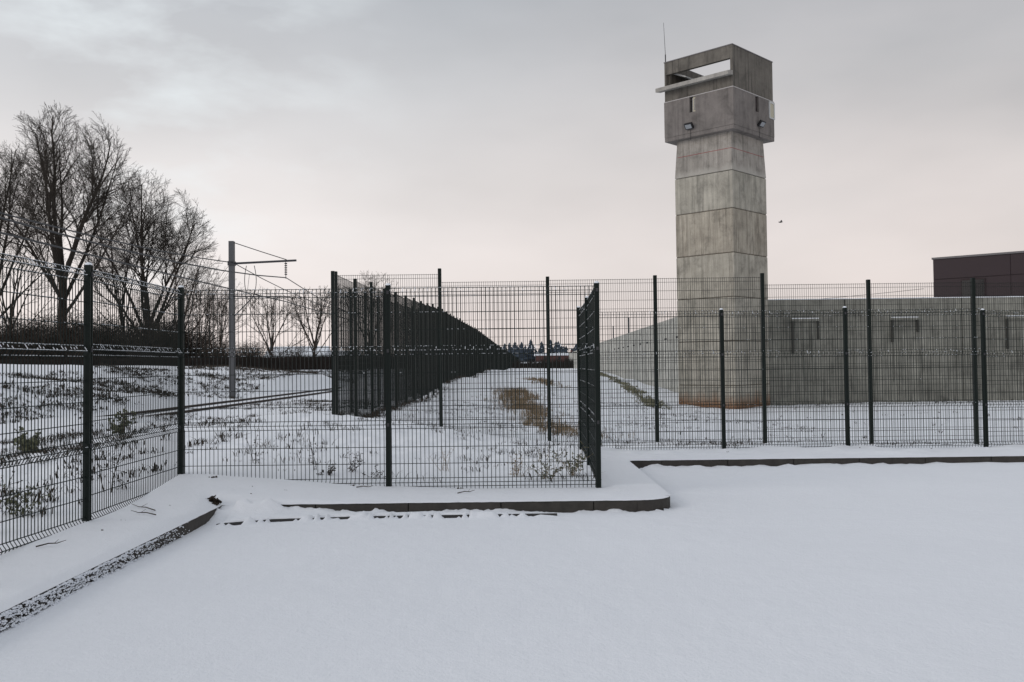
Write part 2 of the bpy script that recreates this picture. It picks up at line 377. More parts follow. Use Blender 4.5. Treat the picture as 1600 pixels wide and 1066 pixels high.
# drift against the kerb faces
front = (RY2 > 8) & (RX2 < 2.3) & (RX2 > -3.0)
amp = np.where(front, np.interp(RX2, [-3.15, -2.7, -2.3, -1.6, -.8, 0, .6, 1.2, 2.2], [.05, .06, .05, .035, .025, .015, .006, .004, .0]), 0)
left = (RX2 < -2.0) & (RY2 < 9.9)
ampl = np.interp(RY2, [0, 4, 7, 8.3, 9.0, 9.6, 10], [.008, .008, .01, .006, .004, .01, .05])
rightk = (RX2 > 1.9) & (RY2 > 12)
amp_r = .022 + .02 * np.clip(n_a, -1, 1)
H = H + np.exp(-(dd / .05) ** 2) * np.where(front & (RY2 > 9.2), .03 * np.clip(n_b + n_a, -.3, 1), 0)
prof = np.exp(-(dd / .16) ** 2)
H = H + prof * np.where(front & (RY2 > 9.2), amp * (1 + .5 * n_a + .35 * n_b), 0)
H = H + np.exp(-(dd / .09) ** 2) * np.where(left, ampl * (1 + .8 * n_b), 0)
H = H + np.exp(-(dd / .12) ** 2) * np.where(rightk, np.clip(amp_r + .03 * n_b, -.01, .1), 0)
# broad low heap bridging the gap between the two kerbs
hx, hy = RX2 + 2.93, RY2 - 10.14
H = H + .135 * np.exp(-(hx / .44) ** 4 - (hy / .34) ** 2) * (1 + .10 * n_a + .03 * n_b)
# a low gutter edge: snow lies higher behind it and is broken into drifts in front of it
def gutter_y(x): return np.interp(x, [-3.2, -2.95, -2.5, -1.6, 0, .6], [9.10, 9.36, 9.58, 9.70, 9.73, 9.73])
yg = gutter_y(RX2)
gw = np.interp(RX2, [-3.0, -2.85, -.2, .45], [0, 1, 1, 0])
H = H + gw * .034 * np.clip((RY2 - yg - .012) / .018, 0, 1) * np.exp(-np.clip((RY2 - yg - .1) / .16, 0, 9) ** 2)
dash = vnoise(RX2, RX2 * 0 + 3, 6.5, 3, 1.0) + .9 * vnoise(RX2, RX2 * 0 + 7, 19, 2, 1.0) + np.interp(RX2, [-3, -2.7, -2.2, -1, -.2, .4], [.25, -.35, -.25, -.02, .12, .5])
H = H + gw * np.clip(dash * .12 + .012, -.012, .05) * np.exp(-np.clip((yg - RY2 - .01) / .09, 0, 9) ** 2) * (RY2 < yg + .02)
grid_keep = dd > -.004
tag(grid_mesh('road_snow', RX2, RY2, H, grid_keep, 'road_snow'), label='smooth untouched snow over the yard', kind='structure')

# ------------------------------------------------------------------ kerbs
kl = empty('kerb', (0, 0, 0), label='concrete kerb round the snowy verges', kind='structure')
def kstone(pts_out, pts_in, z1=.140):
    mb = MB(); mb.prism(list(pts_out) + list(pts_in)[::-1], -.1, z1); o = mb.build('kerb_stone', 'kerb', kl); bevel(o, .008, 2); return o
def straight(a, b, L=1.0, nx=0, ny=0, off=0):
    a = Vector(a); b = Vector(b); D = (b - a).length; dr = (b - a) / D; t = -off if off else 0
    nrm = Vector((nx, ny)) * .15
    while t < D - .02:
        p = a + dr * max(t + .004, 0); q = a + dr * min(t + L - .004, D)
        j = random.uniform(-.003, .003); z = .138 + random.uniform(-.004, .003)
        jv = Vector((nx, ny)) * j
        kstone([p + jv, q + jv], [p + nrm, q + nrm], z); t += L
straight((KX, -6), (KX, 10.04), 1.0, -1, 0)
straight((-3.14, KY), (KXR - .42, KY), 1.0, 0, 1, off=.0)
arc = [(KXR - .42 + .42 * math.sin(t), KY + .42 - .42 * math.cos(t)) for t in np.linspace(0, PI / 2, 9)]
arci = [(KXR - .42 + .27 * math.sin(t), KY + .42 - .27 * math.cos(t)) for t in np.linspace(0, PI / 2, 9)]
kstone(arc, arci, .138)
straight((KXR, KY + .43), (KXR, KYR - .01), 1.0, -1, 0)
straight((KXR, KYR), (45, KYR), 1.0, 0, 1, off=.5)

gb = MB(); xs_ = np.linspace(-2.98, .45, 50)
for xa, xb in zip(xs_[:-1], xs_[1:]):
    ya, yb = float(gutter_y(xa)), float(gutter_y(xb)); w_ = .03
    gb.hexa([(xa, ya - .006, -.02), (xb, yb - .006, -.02), (xb, yb + w_, -.02), (xa, ya + w_, -.02)], [(xa, ya - .006, .060), (xb, yb - .006, .060), (xb, yb + w_, .060), (xa, ya + w_, .060)])
tag(gb.build('gutter_edge', 'asphalt'), label='dark gutter edge showing in dashes through the snow before the front kerb', kind='structure')
# crumbs of snow sticking to the left kerb face and kerb feet
def clumps(name, pts, rr, label=None):
    mb = MB(); t = (1 + 5 ** .5) / 2
    ico = [(-1,t,0),(1,t,0),(-1,-t,0),(1,-t,0),(0,-1,t),(0,1,t),(0,-1,-t),(0,1,-t),(t,0,-1),(t,0,1),(-t,0,-1),(-t,0,1)]
    fc = [(0,11,5),(0,5,1),(0,1,7),(0,7,10),(0,10,11),(1,5,9),(5,11,4),(11,10,2),(10,7,6),(7,1,8),(3,9,4),(3,4,2),(3,2,6),(3,6,8),(3,8,9),(4,9,5),(2,4,11),(6,2,10),(8,6,7),(9,8,1)]
    for p in pts:
        k = len(mb.v); r = random.uniform(*rr) / 1.9; sx_, sy_, sz_ = (random.uniform(.7, 1.3) for _ in range(3))
        for v in ico: mb.v.append((p[0] + v[0] * r * sx_ * random.uniform(.85, 1.15), p[1] + v[1] * r * sy_ * 1.2, p[2] + v[2] * r * sz_ * .8))
        for f_ in fc: mb.f.append([k + i for i in f_])
    o = mb.build(name, 'snow_clump', None, True); tag(o, label, 'snow', None, 'stuff'); return o
pts = []
while len(pts) < 9500:
    y = random.uniform(3.6, 9.0); pr = np.interp(y, [3.6, 6.6, 7.4, 8.2, 9.0], [1, 1, .7, .18, .03])
    if random.random() > pr: continue
    z = random.choice([random.uniform(.02, .05), random.uniform(.115, .138), random.uniform(.03, .135), random.uniform(.03, .135)])
    if noise.noise(Vector((0, y * 16, z * 70))) < -.12: continue
    pts.append((KX + .003 + (.13 - z) * .12 + random.uniform(0, .012), y, z))
clumps('snow_crumbs', pts, (.002, .0075), 'granular snow crumbs clinging to the left kerb face')

# ------------------------------------------------------------------ fences
def panel_mesh(w, h, bends, flats, pitch_=.05, rv=.0028, rh=.0035, spike=.025, zb=.0):
    mb = MB(); n = int(round(w / pitch_)); off = (w - (n - 1) * pitch_) / 2
    prof = [(zb, 0)]
    for b in bends: prof += [(b - .05, 0), (b, -.035), (b + .05, 0)]
    prof.append((h, 0)); prof = sorted(p for p in prof if zb <= p[0] <= h)
    for i in range(n):
        x = off + i * pitch_
        k = len(mb.v); L = len(prof)
        for z, y in prof:
            for a in (0, 2 * PI / 3, 4 * PI / 3): mb.v.append((x + rv * math.sin(a), y - rv * math.cos(a), z))
        for q in range(L - 1):
            for j in range(3): mb.f.append([k + q * 3 + j, k + q * 3 + (j + 1) % 3, k + q * 3 + 3 + (j + 1) % 3, k + q * 3 + 3 + j])
    def hz(z, y):
        k = len(mb.v)
        for x in (0, w):
            for a in (PI / 4, 3 * PI / 4, 5 * PI / 4, 7 * PI / 4): mb.v.append((x, y + rh * math.cos(a), z + rh * math.sin(a)))
        for j in range(4): mb.f.append([k + j, k + (j + 1) % 4, k + 4 + (j + 1) % 4, k + 4 + j])
    for b in bends:
        hz(b - .05, .0045); hz(b, -.035 + .0045); hz(b + .05, .0045)
    for f_ in flats: hz(f_, .0045)
    return mb
BENDS = [.085, .78, 1.67, 2.375]; FLATS = [.31, .51, 1.0, 1.2, 1.4, 1.92, 2.13]
def low_panel(w): return panel_mesh(w, 2.43, BENDS, FLATS, rv=.0047, rh=.0052).mesh('mesh_panel', 'fence')
def cling(w, seed, dens=1.0):
    r = random.Random(seed); mb = MB()
    rows = [(z, .0045, p) for z, p in ((2.13, .35), (1.92, .35), (1.4, .06), (1.2, .05))]
    for b, p in ((2.375, .8), (1.67, .85), (.78, .10)): rows += [(b - .05, .0045, p * .8), (b, -.031, p), (b + .05, .0045, p)]
    for z, y, p in rows:
        x = 0.0
        while x < w - .03:
            L = r.uniform(.004, .016)
            if r.random() < p * dens and noise.noise(Vector((x * 3 + seed, z * 5, 1))) > -.35:
                hgt = r.uniform(.002, .006); mb.box(x, x + L, y - .004, y + .0035, z + .0033, z + .0035 + hgt)
            x += L + r.uniform(.002, .012)
    for b, p in ((2.375, .6), (1.67, .7)):          # snow resting on the sloping wires of a bend
        for i in range(int(w / .05)):
            if r.random() < p * dens:
                x = (i + .5) * .05; t0, t1 = sorted((r.random(), r.random()))
                y0, y1 = -.035 * (1 - t0), -.035 * (1 - t1)
                mb.hexa([(x - .003, y0, b + .05 * t0 + .001), (x + .003, y0, b + .05 * t0 + .001), (x + .003, y1, b + .05 * t1 + .001), (x - .003, y1, b + .05 * t1 + .001)],
                        [(x - .003, y0, b + .05 * t0 + .008), (x + .003, y0, b + .05 * t0 + .008), (x + .003, y1, b + .05 * t1 + .008), (x - .003, y1, b + .05 * t1 + .008)])
    return mb.mesh('clinging_snow', 'snow_clump')
def post_mesh(h, s=.06, cap=True):
    mb = MB(); a = s / 2; g_ = s * .17
    prof = [(-a, -a), (-g_, -a), (-g_, -a + .006), (g_, -a + .006), (g_, -a), (a, -a), (a, a), (-a, a)]
    mb.prism(prof, -.5, h)
    me = mb.mesh('post', 'post'); return me
def cap_mesh(s):
    mb = MB(); a = s / 2 + .003; mb.hexa([(-a, -a, 0), (a, -a, 0), (a, a, 0), (-a, a, 0)], [(-a * .8, -a * .8, .014), (a * .8, -a * .8, .014), (a * .8, a * .8, .014), (-a * .8, a * .8, .014)])
    return mb.mesh('post_cap', 'post')
def snowcap_mesh(s):
    mb = MB(); a = s / 2 + .001; n = 8; rings = [(1, 0), (.95, .010), (.65, .022), (.0, .027)]
    for r_, z in rings:
        for i in range(n):
            t = 2 * PI * (i + .5) / n; c_, s_ = math.cos(t), math.sin(t); m_ = max(abs(c_), abs(s_)); mb.v.append((a * r_ * c_ / m_, a * r_ * s_ / m_, z))
    for q in range(3):
        for i in range(n): mb.f.append([q * n + i, q * n + (i + 1) % n, q * n + n + (i + 1) % n, q * n + n + i])
    return mb.mesh('snow_cap', 'snow_clump', True)
def clip_mesh():
    mb = MB(); mb.box(-.014, .014, -.040, -.028, -.02, .02); mb.box(-.006, .006, -.046, -.040, -.006, .006); return mb.mesh('clip', 'galv_dark')
PM = {}
def get(key, fn):
    if key not in PM: PM[key] = fn()
    return PM[key]
def low_fence(name, pts, base, tops, label, group=None, dens=1.0, first_post=True, clips=True, skip_last=False):
    root = empty(name, (pts[0][0], pts[0][1], 0), label=label, cat='fence', group=group)
    ox, oy = pts[0]
    for i, (x, y) in enumerate(pts):
        if (i == 0 and not first_post) or (i == len(pts) - 1 and skip_last): continue
        j = min(i, len(pts) - 2); ang = math.atan2(pts[j+1][1] - pts[j][1], pts[j+1][0] - pts[j][0])
        t = tops[min(i, len(tops) - 1)]
        p = link('post', get(('post', round(t, 2)), lambda: post_mesh(t)), root, (x - ox, y - oy, 0), ang)
        p.rotation_euler = (random.uniform(-.007, .007), random.uniform(-.005, .005), ang)
        link('post_cap', get('cap6', lambda: cap_mesh(.06)), p, (0, 0, t))
        link('snow_cap', get('scap6', lambda: snowcap_mesh(.06)), p, (0, 0, t + .012))
        if clips:
            for b in BENDS[1:]: link('clip', get('clip', clip_mesh), p, (0, 0, b + base[min(i, len(base) - 1)]))
    for i in range(len(pts) - 1):
        a, b = Vector(pts[i]), Vector(pts[i+1]); L = (b - a).length; ang = math.atan2(b.y - a.y, b.x - a.x); w = round(L - .03, 2)
        pa = link('mesh_panel', get(('lp', w), lambda: low_panel(w)), root, (a.x - ox + .015 * math.cos(ang), a.y - oy + .015 * math.sin(ang), base[min(i, len(base) - 1)]), ang)
        sn = link('clinging_snow', cling(w, i + len(name) * 7 + int(ox * 3), dens), pa); sn['kind'] = 'stuff'
    return root
CORN = (-4.0, 11.2)
low_fence('mesh_fence', [(-4.20, 3.6), (-4.10, 6.1), (-3.962, 8.64), CORN], [.12, .12, .135, .135], [2.57, 2.57, 2.585, 2.59], 'green wire mesh fence running back along the left verge', dens=1.25, skip_last=True)
low_fence('mesh_fence', [CORN, (-1.505, 11.2), (1.02, 11.2)], [.135, .135], [2.59, 2.585, 2.58], 'green wire mesh fence facing us across the middle, behind the rounded kerb', dens=.5)
low_fence('mesh_fence', [(1.02, 11.2), (1.12, 13.72), (1.19, 16.3)], [.135, .135], [2.58, 2.585, 2.60], 'short green mesh fence return seen edge-on right of the middle', dens=2.2, first_post=False)
low_fence('mesh_fence', [(1.19, 16.3), (3.69, 16.3), (5.86, 16.3), (8.28, 16.3), (10.8, 16.3), (13.3, 16.3)], [.10, .085, .08, .04, .04], [2.6, 2.53, 2.54, 2.47, 2.47, 2.47], 'low green mesh fence behind the right kerb, in front of the taller one', dens=.28, first_post=False)

# tall fences: two flat panels stacked on 80 mm posts
def tall_panel(w, h, coarse=False):
    mb = panel_mesh(w, h, [], [z for z in np.arange(.03, h * .5 - .02, .2)] + [h * .5 - .03, h * .5 + .03] + [z for z in np.arange(h * .5 + .2, h - .03, .2)] + [h - .015], rv=(.0035 if coarse else .0046), rh=(.0046 if coarse else .0055))
    return mb.mesh('mesh_panel', 'tall')
def tall_fence(pts, gz, ptop, ptops_panel, ph, label, seam_far=None):
    root = empty('tall_mesh_fence', (pts[0][0], pts[0][1], 0), label=label, cat='fence'); ox, oy = pts[0]
    for i, (x, y) in enumerate(pts):
        j = min(i, len(pts) - 2); ang = math.atan2(pts[j+1][1] - pts[j][1], pts[j+1][0] - pts[j][0])
        h = 4.1; p = link('post', get('tpost', lambda: post_mesh(4.1, .08)), root, (x - ox, y - oy, ptop[i] - h), ang)
        if i < 14: link('post_cap', get('cap8', lambda: cap_mesh(.08)), p, (0, 0, h))
    for i in range(len(pts) - 1):
        a, b = Vector(pts[i]), Vector(pts[i+1]); L = (b - a).length; ang = math.atan2(b.y - a.y, b.x - a.x); w = round(L - .02, 1)
        link('mesh_panel', get(('tp', w, ph), lambda: tall_panel(w, ph, ph > 3.9)), root, (a.x - ox, a.y - oy, ptops_panel[i] - ph), ang)
    return root
tx = [-4.16, -1.67, .845, 3.35, 5.85, 8.32, 10.76, 13.3, 15.8, 18.3, 20.8]
tall_fence([(x, 21.6) for x in tx], None, [3.84, 3.87, 3.65, 3.65, 3.67, 3.49, 3.5, 3.48, 3.4, 3.4, 3.4],
           [3.76, 3.57, 3.59, 3.60, 3.42, 3.42, 3.4, 3.36, 3.3, 3.3], 3.8, 'tall flat mesh fence crossing behind the low green one, in front of the tower')
def rec_line(x0, y0, n, lbl, dz):
    ys = [y0 + 2.5 * i for i in range(n)]; pts = [(x0 + .0172 * (y - 21.6), y) for y in ys]
    zt = [float(np.interp(y, [21.6, 25, 30, 34.5, 48.7, 82, 138, 446], [3.84, 3.95, 4.1, 4.24, 4.62, 4.85, 4.6, 4.55])) + dz + random.uniform(-.012, .012) for y in ys]
    zp = [(zt[i] + zt[i+1]) / 2 - .08 for i in range(n - 1)]
    zt = [z + .05 if i % 7 == 2 else z for i, z in enumerate(zt)]
    return tall_fence(pts, None, zt, zp, 4.0, lbl)
rec_line(-4.16, 21.9, 168, 'nearer of two parallel tall dark mesh fences running away to the horizon', 0.0)
rec_line(-4.92, 25.2, 166, 'farther of two parallel tall dark mesh fences running away, nearest the railway', -.1)

# ------------------------------------------------------------------ railway
def track_x(y, x0): return x0 + .0172 * (y - 41)
tr = empty('railway_track', (0, 0, 0), label='rusty single railway track curving past the mast on the left', cat='railway track')
tr['label'] = 'rusty single railway track running past the grey mast'
for x0 in (-12.52, -11.06):
    mb = MB(); ys = [27, 60, 120, 440]
    for a, b in zip(ys[:-1], ys[1:]):
        xa, xb = track_x(a, x0), track_x(b, x0)
        for w_, z0, z1 in ((.07, .02, .05), (.012, .05, .15), (.036, .15, .19)):
            mb.hexa([(xa - w_, a, z0), (xa + w_, a, z0), (xb + w_, b, z0), (xb - w_, b, z0)], [(xa - w_, a, z1), (xa + w_, a, z1), (xb + w_, b, z1), (xb - w_, b, z1)])
    mb.build('rail', 'rail', tr)
# catenary mast
mast = empty('catenary_mast', (-14.27, 47.3, .1), label='grey steel overhead-line mast with a crossarm beside the track', cat='mast')
mb = MB(); h = 8.0
mb.box(-.125, .125, -.14, -.125, -.4, h).box(-.125, .125, .125, .14, -.4, h).box(-.009, .009, -.125, .125, -.4, h)
mb.box(-.12, -.10, -.125, .125, -.4, h).box(.10, .12, -.125, .125, -.4, h)
mb.build('pole', 'galv', mast)
MB().tube([(.12, 0, 6.86), (3.3, 0, 6.98)], .055, 8).build('crossarm', 'galv_dark', mast)
MB().tube([(.05, 0, 7.95), (1.5, 0, 7.45), (2.8, 0, 7.02)], .022, 5).build('tie_rod', 'wire', mast)
b_ = MB().box(-.17, .17, -.17, .17, 6.75, 6.97); b_.build('bracket', 'galv_dark', mast)
mb = MB(); z = 6.95
for k in range(6): mb.tube([(2.76, 0, 6.85 - k * .11), (2.76, 0, 6.80 - k * .11)], .07, 8)
mb.tube([(2.76, 0, 6.95), (2.76, 0, 6.05)], .02, 5); mb.build('insulator', 'galv_dark', mast)
MB().tube([(.1, 0, 4.15), (.9, 0, 4.95), (1.1, 0, 5.2)], .03, 6).build('strut', 'galv_dark', mast)
MB().tube([(.1, 0, 5.18), (3.0, 0, 5.12)], .035, 6).build('steady_arm', 'galv_dark', mast)
for xx_ in (.72, 1.12):
    pts = [(xx_ + .1 * math.sin(t * PI) * (-1 if xx_ < 1 else 1), .1, 6.75 - t * 1.5) for t in np.linspace(0, 1, 7)]
    MB().tube(pts, .018, 4).build('jumper_wire', 'wire', mast)
# wires: messenger and contact wire sag between supports, parallel to the track
ow = empty('overhead_wires', (-11.5, 47.3, 0), label='thin sagging railway overhead wires above the track', cat='overhead wires')
def span(x0, z0, sag, y0, y1, n=10):
    out = []
    for i in range(n + 1):
        t = i / n; y = y0 + (y1 - y0) * t; out.append((.0172 * (y - 47.3) + x0, y - 47.3, z0 - sag * 4 * t * (1 - t)))
    return out
for ya, yb in ((-2.7, 47.3), (47.3, 97.3), (97.3, 147.3), (147.3, 197.3)):
    MB().tube(span(0, 6.2, 1.0, ya, yb),   .026, 4).build('messenger_wire', 'wire', ow)
    MB().tube(span(-.1, 5.0, .12, ya, yb), .026, 4).build('contact_wire', 'wire', ow)
    mb = MB()
    for k in range(1, 8):
        t = k / 8; y = ya + (yb - ya) * t; x = .0172 * (y - 47.3)
        mb.tube([(x, y - 47.3, 6.2 - 4 * t * (1 - t)), (x - .1, y - 47.3, 5.0 - .48 * t * (1 - t))], .010, 3)
    mb.build('dropper', 'wire', ow)
    MB().tube(span(-2.7, 7.0, .9, ya, yb), .024, 4).build('feeder_wire', 'wire', ow)

# ------------------------------------------------------------------ watchtower
CX, CY = 12.03, 50.0; Aang = math.radians(44)
U = Vector((-math.cos(Aang), math.sin(Aang))); V = Vector((math.sin(Aang), math.cos(Aang)))
tw = empty('watchtower', (CX, CY, -1.3), label='tall square concrete watchtower with an overhanging cabin', cat='watchtower')
TZ = 1.3
def T(u, v, z): return (U.x * u + V.x * v, U.y * u + V.y * v, z + TZ)
def fr(u, v, z): return T(u, v, z)
def fbox(u0, u1, v0, v1, z0, z1, name, mat, parent=tw, bv=0):
    # right-handed order (v,u) so normals face out
    mb = MB(); mb.hexa([T(u0, v0, z0), T(u0, v1, z0), T(u1, v1, z0), T(u1, v0, z0)], [T(u0, v0, z1), T(u0, v1, z1), T(u1, v1, z1), T(u1, v0, z1)])
    o = mb.build(name, mat, parent)
    if bv: bevel(o, bv, 1)
    return o
SW = 3.68
js = [-1.6, .35, 2.77, 5.17, 7.57, 9.98, 12.05]
fbox(.03, SW - .03, .03, SW - .03, -1.6, 12.0, 'shaft_core', 'joint')
for a, b in zip(js[:-1], js[1:]):
    off = random.uniform(-.006, .012)
    fbox(-off, SW + off, -off, SW + off, a + .02, b - .02, 'concrete_lift', {5.17: 'tower', 7.57: 'tower_brown', 9.98: 'tower_grey'}.get(a, 'tower_grey'), bv=.03)
mb = MB(); i0, i1 = .0, .18
mb.hexa([T(-.01, -.01, 12.06), T(-.01, SW + .01, 12.06), T(SW + .01, SW + .01, 12.06), T(SW + .01, -.01, 12.06)], [T(.06, .06, 14.2), T(.06, SW - .14, 14.2), T(SW - .14, SW - .14, 14.2), T(SW - .14, .06, 14.2)])
bevel(mb.build('neck', 'towertop', tw), .02)
# thin red setting-out line round the neck
def neck_in(z): t = (z - 12.06) / 2.14; return -.01 + .07 * t
a_ = neck_in(13.25) - .006
for (u0, u1, v0, v1) in ((a_, 3.50, a_ - .002, a_ + .004), (a_ - .002, a_ + .004, a_, 3.50)):
    fbox(u0, u1, v0, v1, 13.24, 13.262, 'painted_line', 'redline')
# cabin in its own offset frame
o1 = -.36; CS = 4.45; o2 = o1 + CS
cb = .0
fbox(o1, o2, o1, o2, 14.17, 14.40, 'cabin_floor', 'cabin', bv=.02)
wt = .22
# lower walls, proud of the upper ones; split round the slit windows
def wall_with_hole(axis_, c0, c1, s0, s1, z0, z1, holes, name, mat):
    # axis 'u': wall runs along u at v in [c0,c1]; holes = (s0,s1,z0,z1); ONE mesh: a grid of cells without inner faces
    ss = sorted({s0, s1, *[h[0] for h in holes], *[h[1] for h in holes]}); zs = sorted({z0, z1, *[h[2] for h in holes], *[h[3] for h in holes]})
    solid = lambda i, j: 0 <= i < len(ss) - 1 and 0 <= j < len(zs) - 1 and not any(h[0] - 1e-6 <= ss[i] and ss[i+1] <= h[1] + 1e-6 and h[2] - 1e-6 <= zs[j] and zs[j+1] <= h[3] + 1e-6 for h in holes)
    mb = MB()
    def pt(s, c, z): return T(s, c, z) if axis_ == 'u' else T(c, s, z)
    def quad(p): k = len(mb.v); mb.v += p; mb.f.append([k, k + 1, k + 2, k + 3] if axis_ == 'v' else [k + 3, k + 2, k + 1, k])
    for i in range(len(ss) - 1):
        for j in range(len(zs) - 1):
            if not solid(i, j): continue
            a, b, c, d = ss[i], ss[i+1], zs[j], zs[j+1]
            quad([pt(a, c0, c), pt(b, c0, c), pt(b, c0, d), pt(a, c0, d)])
            quad([pt(b, c1, c), pt(a, c1, c), pt(a, c1, d), pt(b, c1, d)])
            if not solid(i - 1, j): quad([pt(a, c1, c), pt(a, c0, c), pt(a, c0, d), pt(a, c1, d)])
            if not solid(i + 1, j): quad([pt(b, c0, c), pt(b, c1, c), pt(b, c1, d), pt(b, c0, d)])
            if not solid(i, j - 1): quad([pt(a, c1, c), pt(b, c1, c), pt(b, c0, c), pt(a, c0, c)])
            if not solid(i, j + 1): quad([pt(a, c0, d), pt(b, c0, d), pt(b, c1, d), pt(a, c1, d)])
    return mb.build(name, mat, tw)
ZS = 16.42
wl = wall_with_hole('u', o1, o1 + wt, o1, o2 - wt, 14.405, ZS, [(2.02, 2.40, 15.55, ZS - .0)], 'cabin_wall', 'cabin')
wr = wall_with_hole('v', o1, o1 + wt, o1 + wt, o2, 14.405, ZS, [(2.0, 2.36, 15.52, ZS - .0), (o2 - .62, o2 - .0, 15.40, ZS)], 'cabin_wall', 'cabin')
wall_with_hole('u', o2 - wt, o2, o1 + wt, o2, 14.405, ZS, [(o1 + wt, o1 + .8, 15.40, ZS)], 'cabin_wall', 'cabin')
wall_with_hole('v', o2 - wt, o2, o1, o2 - wt, 14.405, ZS, [], 'cabin_wall', 'cabin')
fbox(o1 + wt, o2 - wt, o1 + wt, o2 - wt, 16.2, 16.36, 'cabin_deck', 'cabin')
# floor and windows inside slits
w1 = fbox(2.03, 2.22, o1 + .10, o1 + .16, 15.56, ZS - .005, 'window_frame', 'cream')
fbox(2.075, 2.165, o1 + .085, o1 + .098, 15.66, ZS - .12, 'window_pane', 'glassdark')
fbox(2.23, 2.40, o1 + .14, o1 + .16, 15.56, ZS - .005, 'window_pane', 'glassdark')
w2 = fbox(o1 + .12, o1 + .16, 2.03, 2.33, 15.54, ZS - .005, 'window_frame', 'seam')
# corner bay window on the right
fbox(o1 - .03, o1 + .10, o2 - .56, o2 + .05, 15.42, 15.50, 'window_frame', 'white'); fbox(o1 - .03, o1 + .10, o2 - .56, o2 + .05, 16.30, 16.40, 'window_frame', 'white')
fbox(o1 - .03, o1 + .10, o2 - .56, o2 - .47, 15.50, 16.30, 'window_frame', 'white'); fbox(o1 - .03, o1 + .10, o2 - .04, o2 + .05, 15.50, 16.30, 'window_frame', 'white')
fbox(o1 + .0, o1 + .05, o2 - .47, o2 - .04, 15.50, 16.30, 'window_pane', 'cream')
# pale sealant joint between lower and upper walls
fbox(o1 - .004, o2, o1 - .008, o1 + .1, ZS + .004, ZS + .045, 'joint_seal', 'seamline'); fbox(o1 - .008, o1 + .1, o1 + .11, o2, ZS + .004, ZS + .045, 'joint_seal', 'seamline')
# upper parapet, open to the sky
in_ = .035; a0, a1 = o1 + in_, o2 - in_
ZT = 18.72
wall_with_hole('u', a0, a0 + wt, a0, a1, ZS + .05, ZT, [(a0 + .14, a1 - .12, 17.38, 18.02)], 'parapet', 'cabin_hi')
wall_with_hole('v', a0, a0 + wt, a0 + wt, a1, ZS + .05, ZT, [], 'parapet', 'cabin_hi')
wall_with_hole('v', a1 - wt, a1, a0 + wt, a1, ZS + .05, ZT, [], 'parapet', 'cabin_hi')
wall_with_hole('u', a1 - wt, a1, a0 + wt, a1 - wt, ZS + .05, 17.3, [], 'parapet', 'cabin_hi')
fbox(a0 - .03, a1 + .03, a0 - .03, a0 + wt, ZT + .003, ZT + .05, 'coping', 'trim'); fbox(a0 - .03, a0 + wt, a0 + wt + .003, a1 + .03, ZT + .003, ZT + .05, 'coping', 'trim')
fbox(a1 - wt, a1 + .03, a0 + wt + .003, a1 + .03, ZT + .003, ZT + .05, 'coping', 'trim')
# sloping visor slab under the opening
mb = MB()
vz = 17.02
mb.hexa([T(a0 - .02, a0 - .50, vz - .02), T(a0 - .02, a0 + .01, vz + .06), T(a1 + .30, a0 + .01, vz + .06), T(a1 + .30, a0 - .50, vz - .02)],
        [T(a0 - .02, a0 - .50, vz + .20), T(a0 - .02, a0 + .01, vz + .30), T(a1 + .30, a0 + .01, vz + .30), T(a1 + .30, a0 - .50, vz + .20)])
bevel(mb.build('visor_slab', 'visor', tw), .012)
# inner sloped shelter roof seen through the opening
mb = MB(); mb.hexa([T(2.9, a0 + .4, 17.75), T(2.9, a1 - .3, 17.75), T(a1 - .24, a1 - .3, 18.15), T(a1 - .24, a0 + .4, 18.15)], [T(2.9, a0 + .4, 17.83), T(2.9, a1 - .3, 17.83), T(a1 - .24, a1 - .3, 18.23), T(a1 - .24, a0 + .4, 18.23)])
mb.build('inner_roof', 'white', tw)
# floodlights
def flood(u, v, z, face):
    L = bpy.data.objects.new('floodlight', None); C.objects.link(L); L.parent = tw
    q = T(u, v, z); L.location = q
    out = -V if face == 'u' else -U      # outward from the wall
    L.rotation_euler = (0, 0, math.atan2(out.y, out.x) + PI / 2)
    mb = MB(); t = math.radians(38)
    def rot(x, y, z_): return (x, y * math.cos(t) - z_ * math.sin(t) - .18, y * math.sin(t) + z_ * math.cos(t))
    mb.box(-.24, .24, -.05, .09, -.17, .17, rot); mb.box(-.05, .05, -.2, .0, -.03, .03); mb.box(-.15, .15, .09, .14, -.1, .1, rot)
    mb.build('lamp_housing', 'lamp_body', L)
    MB().box(-.19, .19, -.065, -.052, -.12, .12, rot).build('lamp_glass', 'lamp_glass', L)
    MB().box(-.012, .012, -.02, -.004, -.75, -.2).build('cable', 'lamp_body', L)
flood(2.35, o1 + .0, 14.75, 'u'); flood(o1 + .0, 2.35, 14.85, 'v')
# whip antenna
an = MB().tube([T(a1 - .05, a0 + .05, ZT + .02), T(a1 - .05, a0 + .05, ZT + .5)], .035, 6); an.tube([T(a1 - .05, a0 + .05, ZT + .5), T(a1 + .02, a0 + .02, ZT + 2.35)], [.016, .010], 5); an.build('antenna', 'galv_dark', tw)

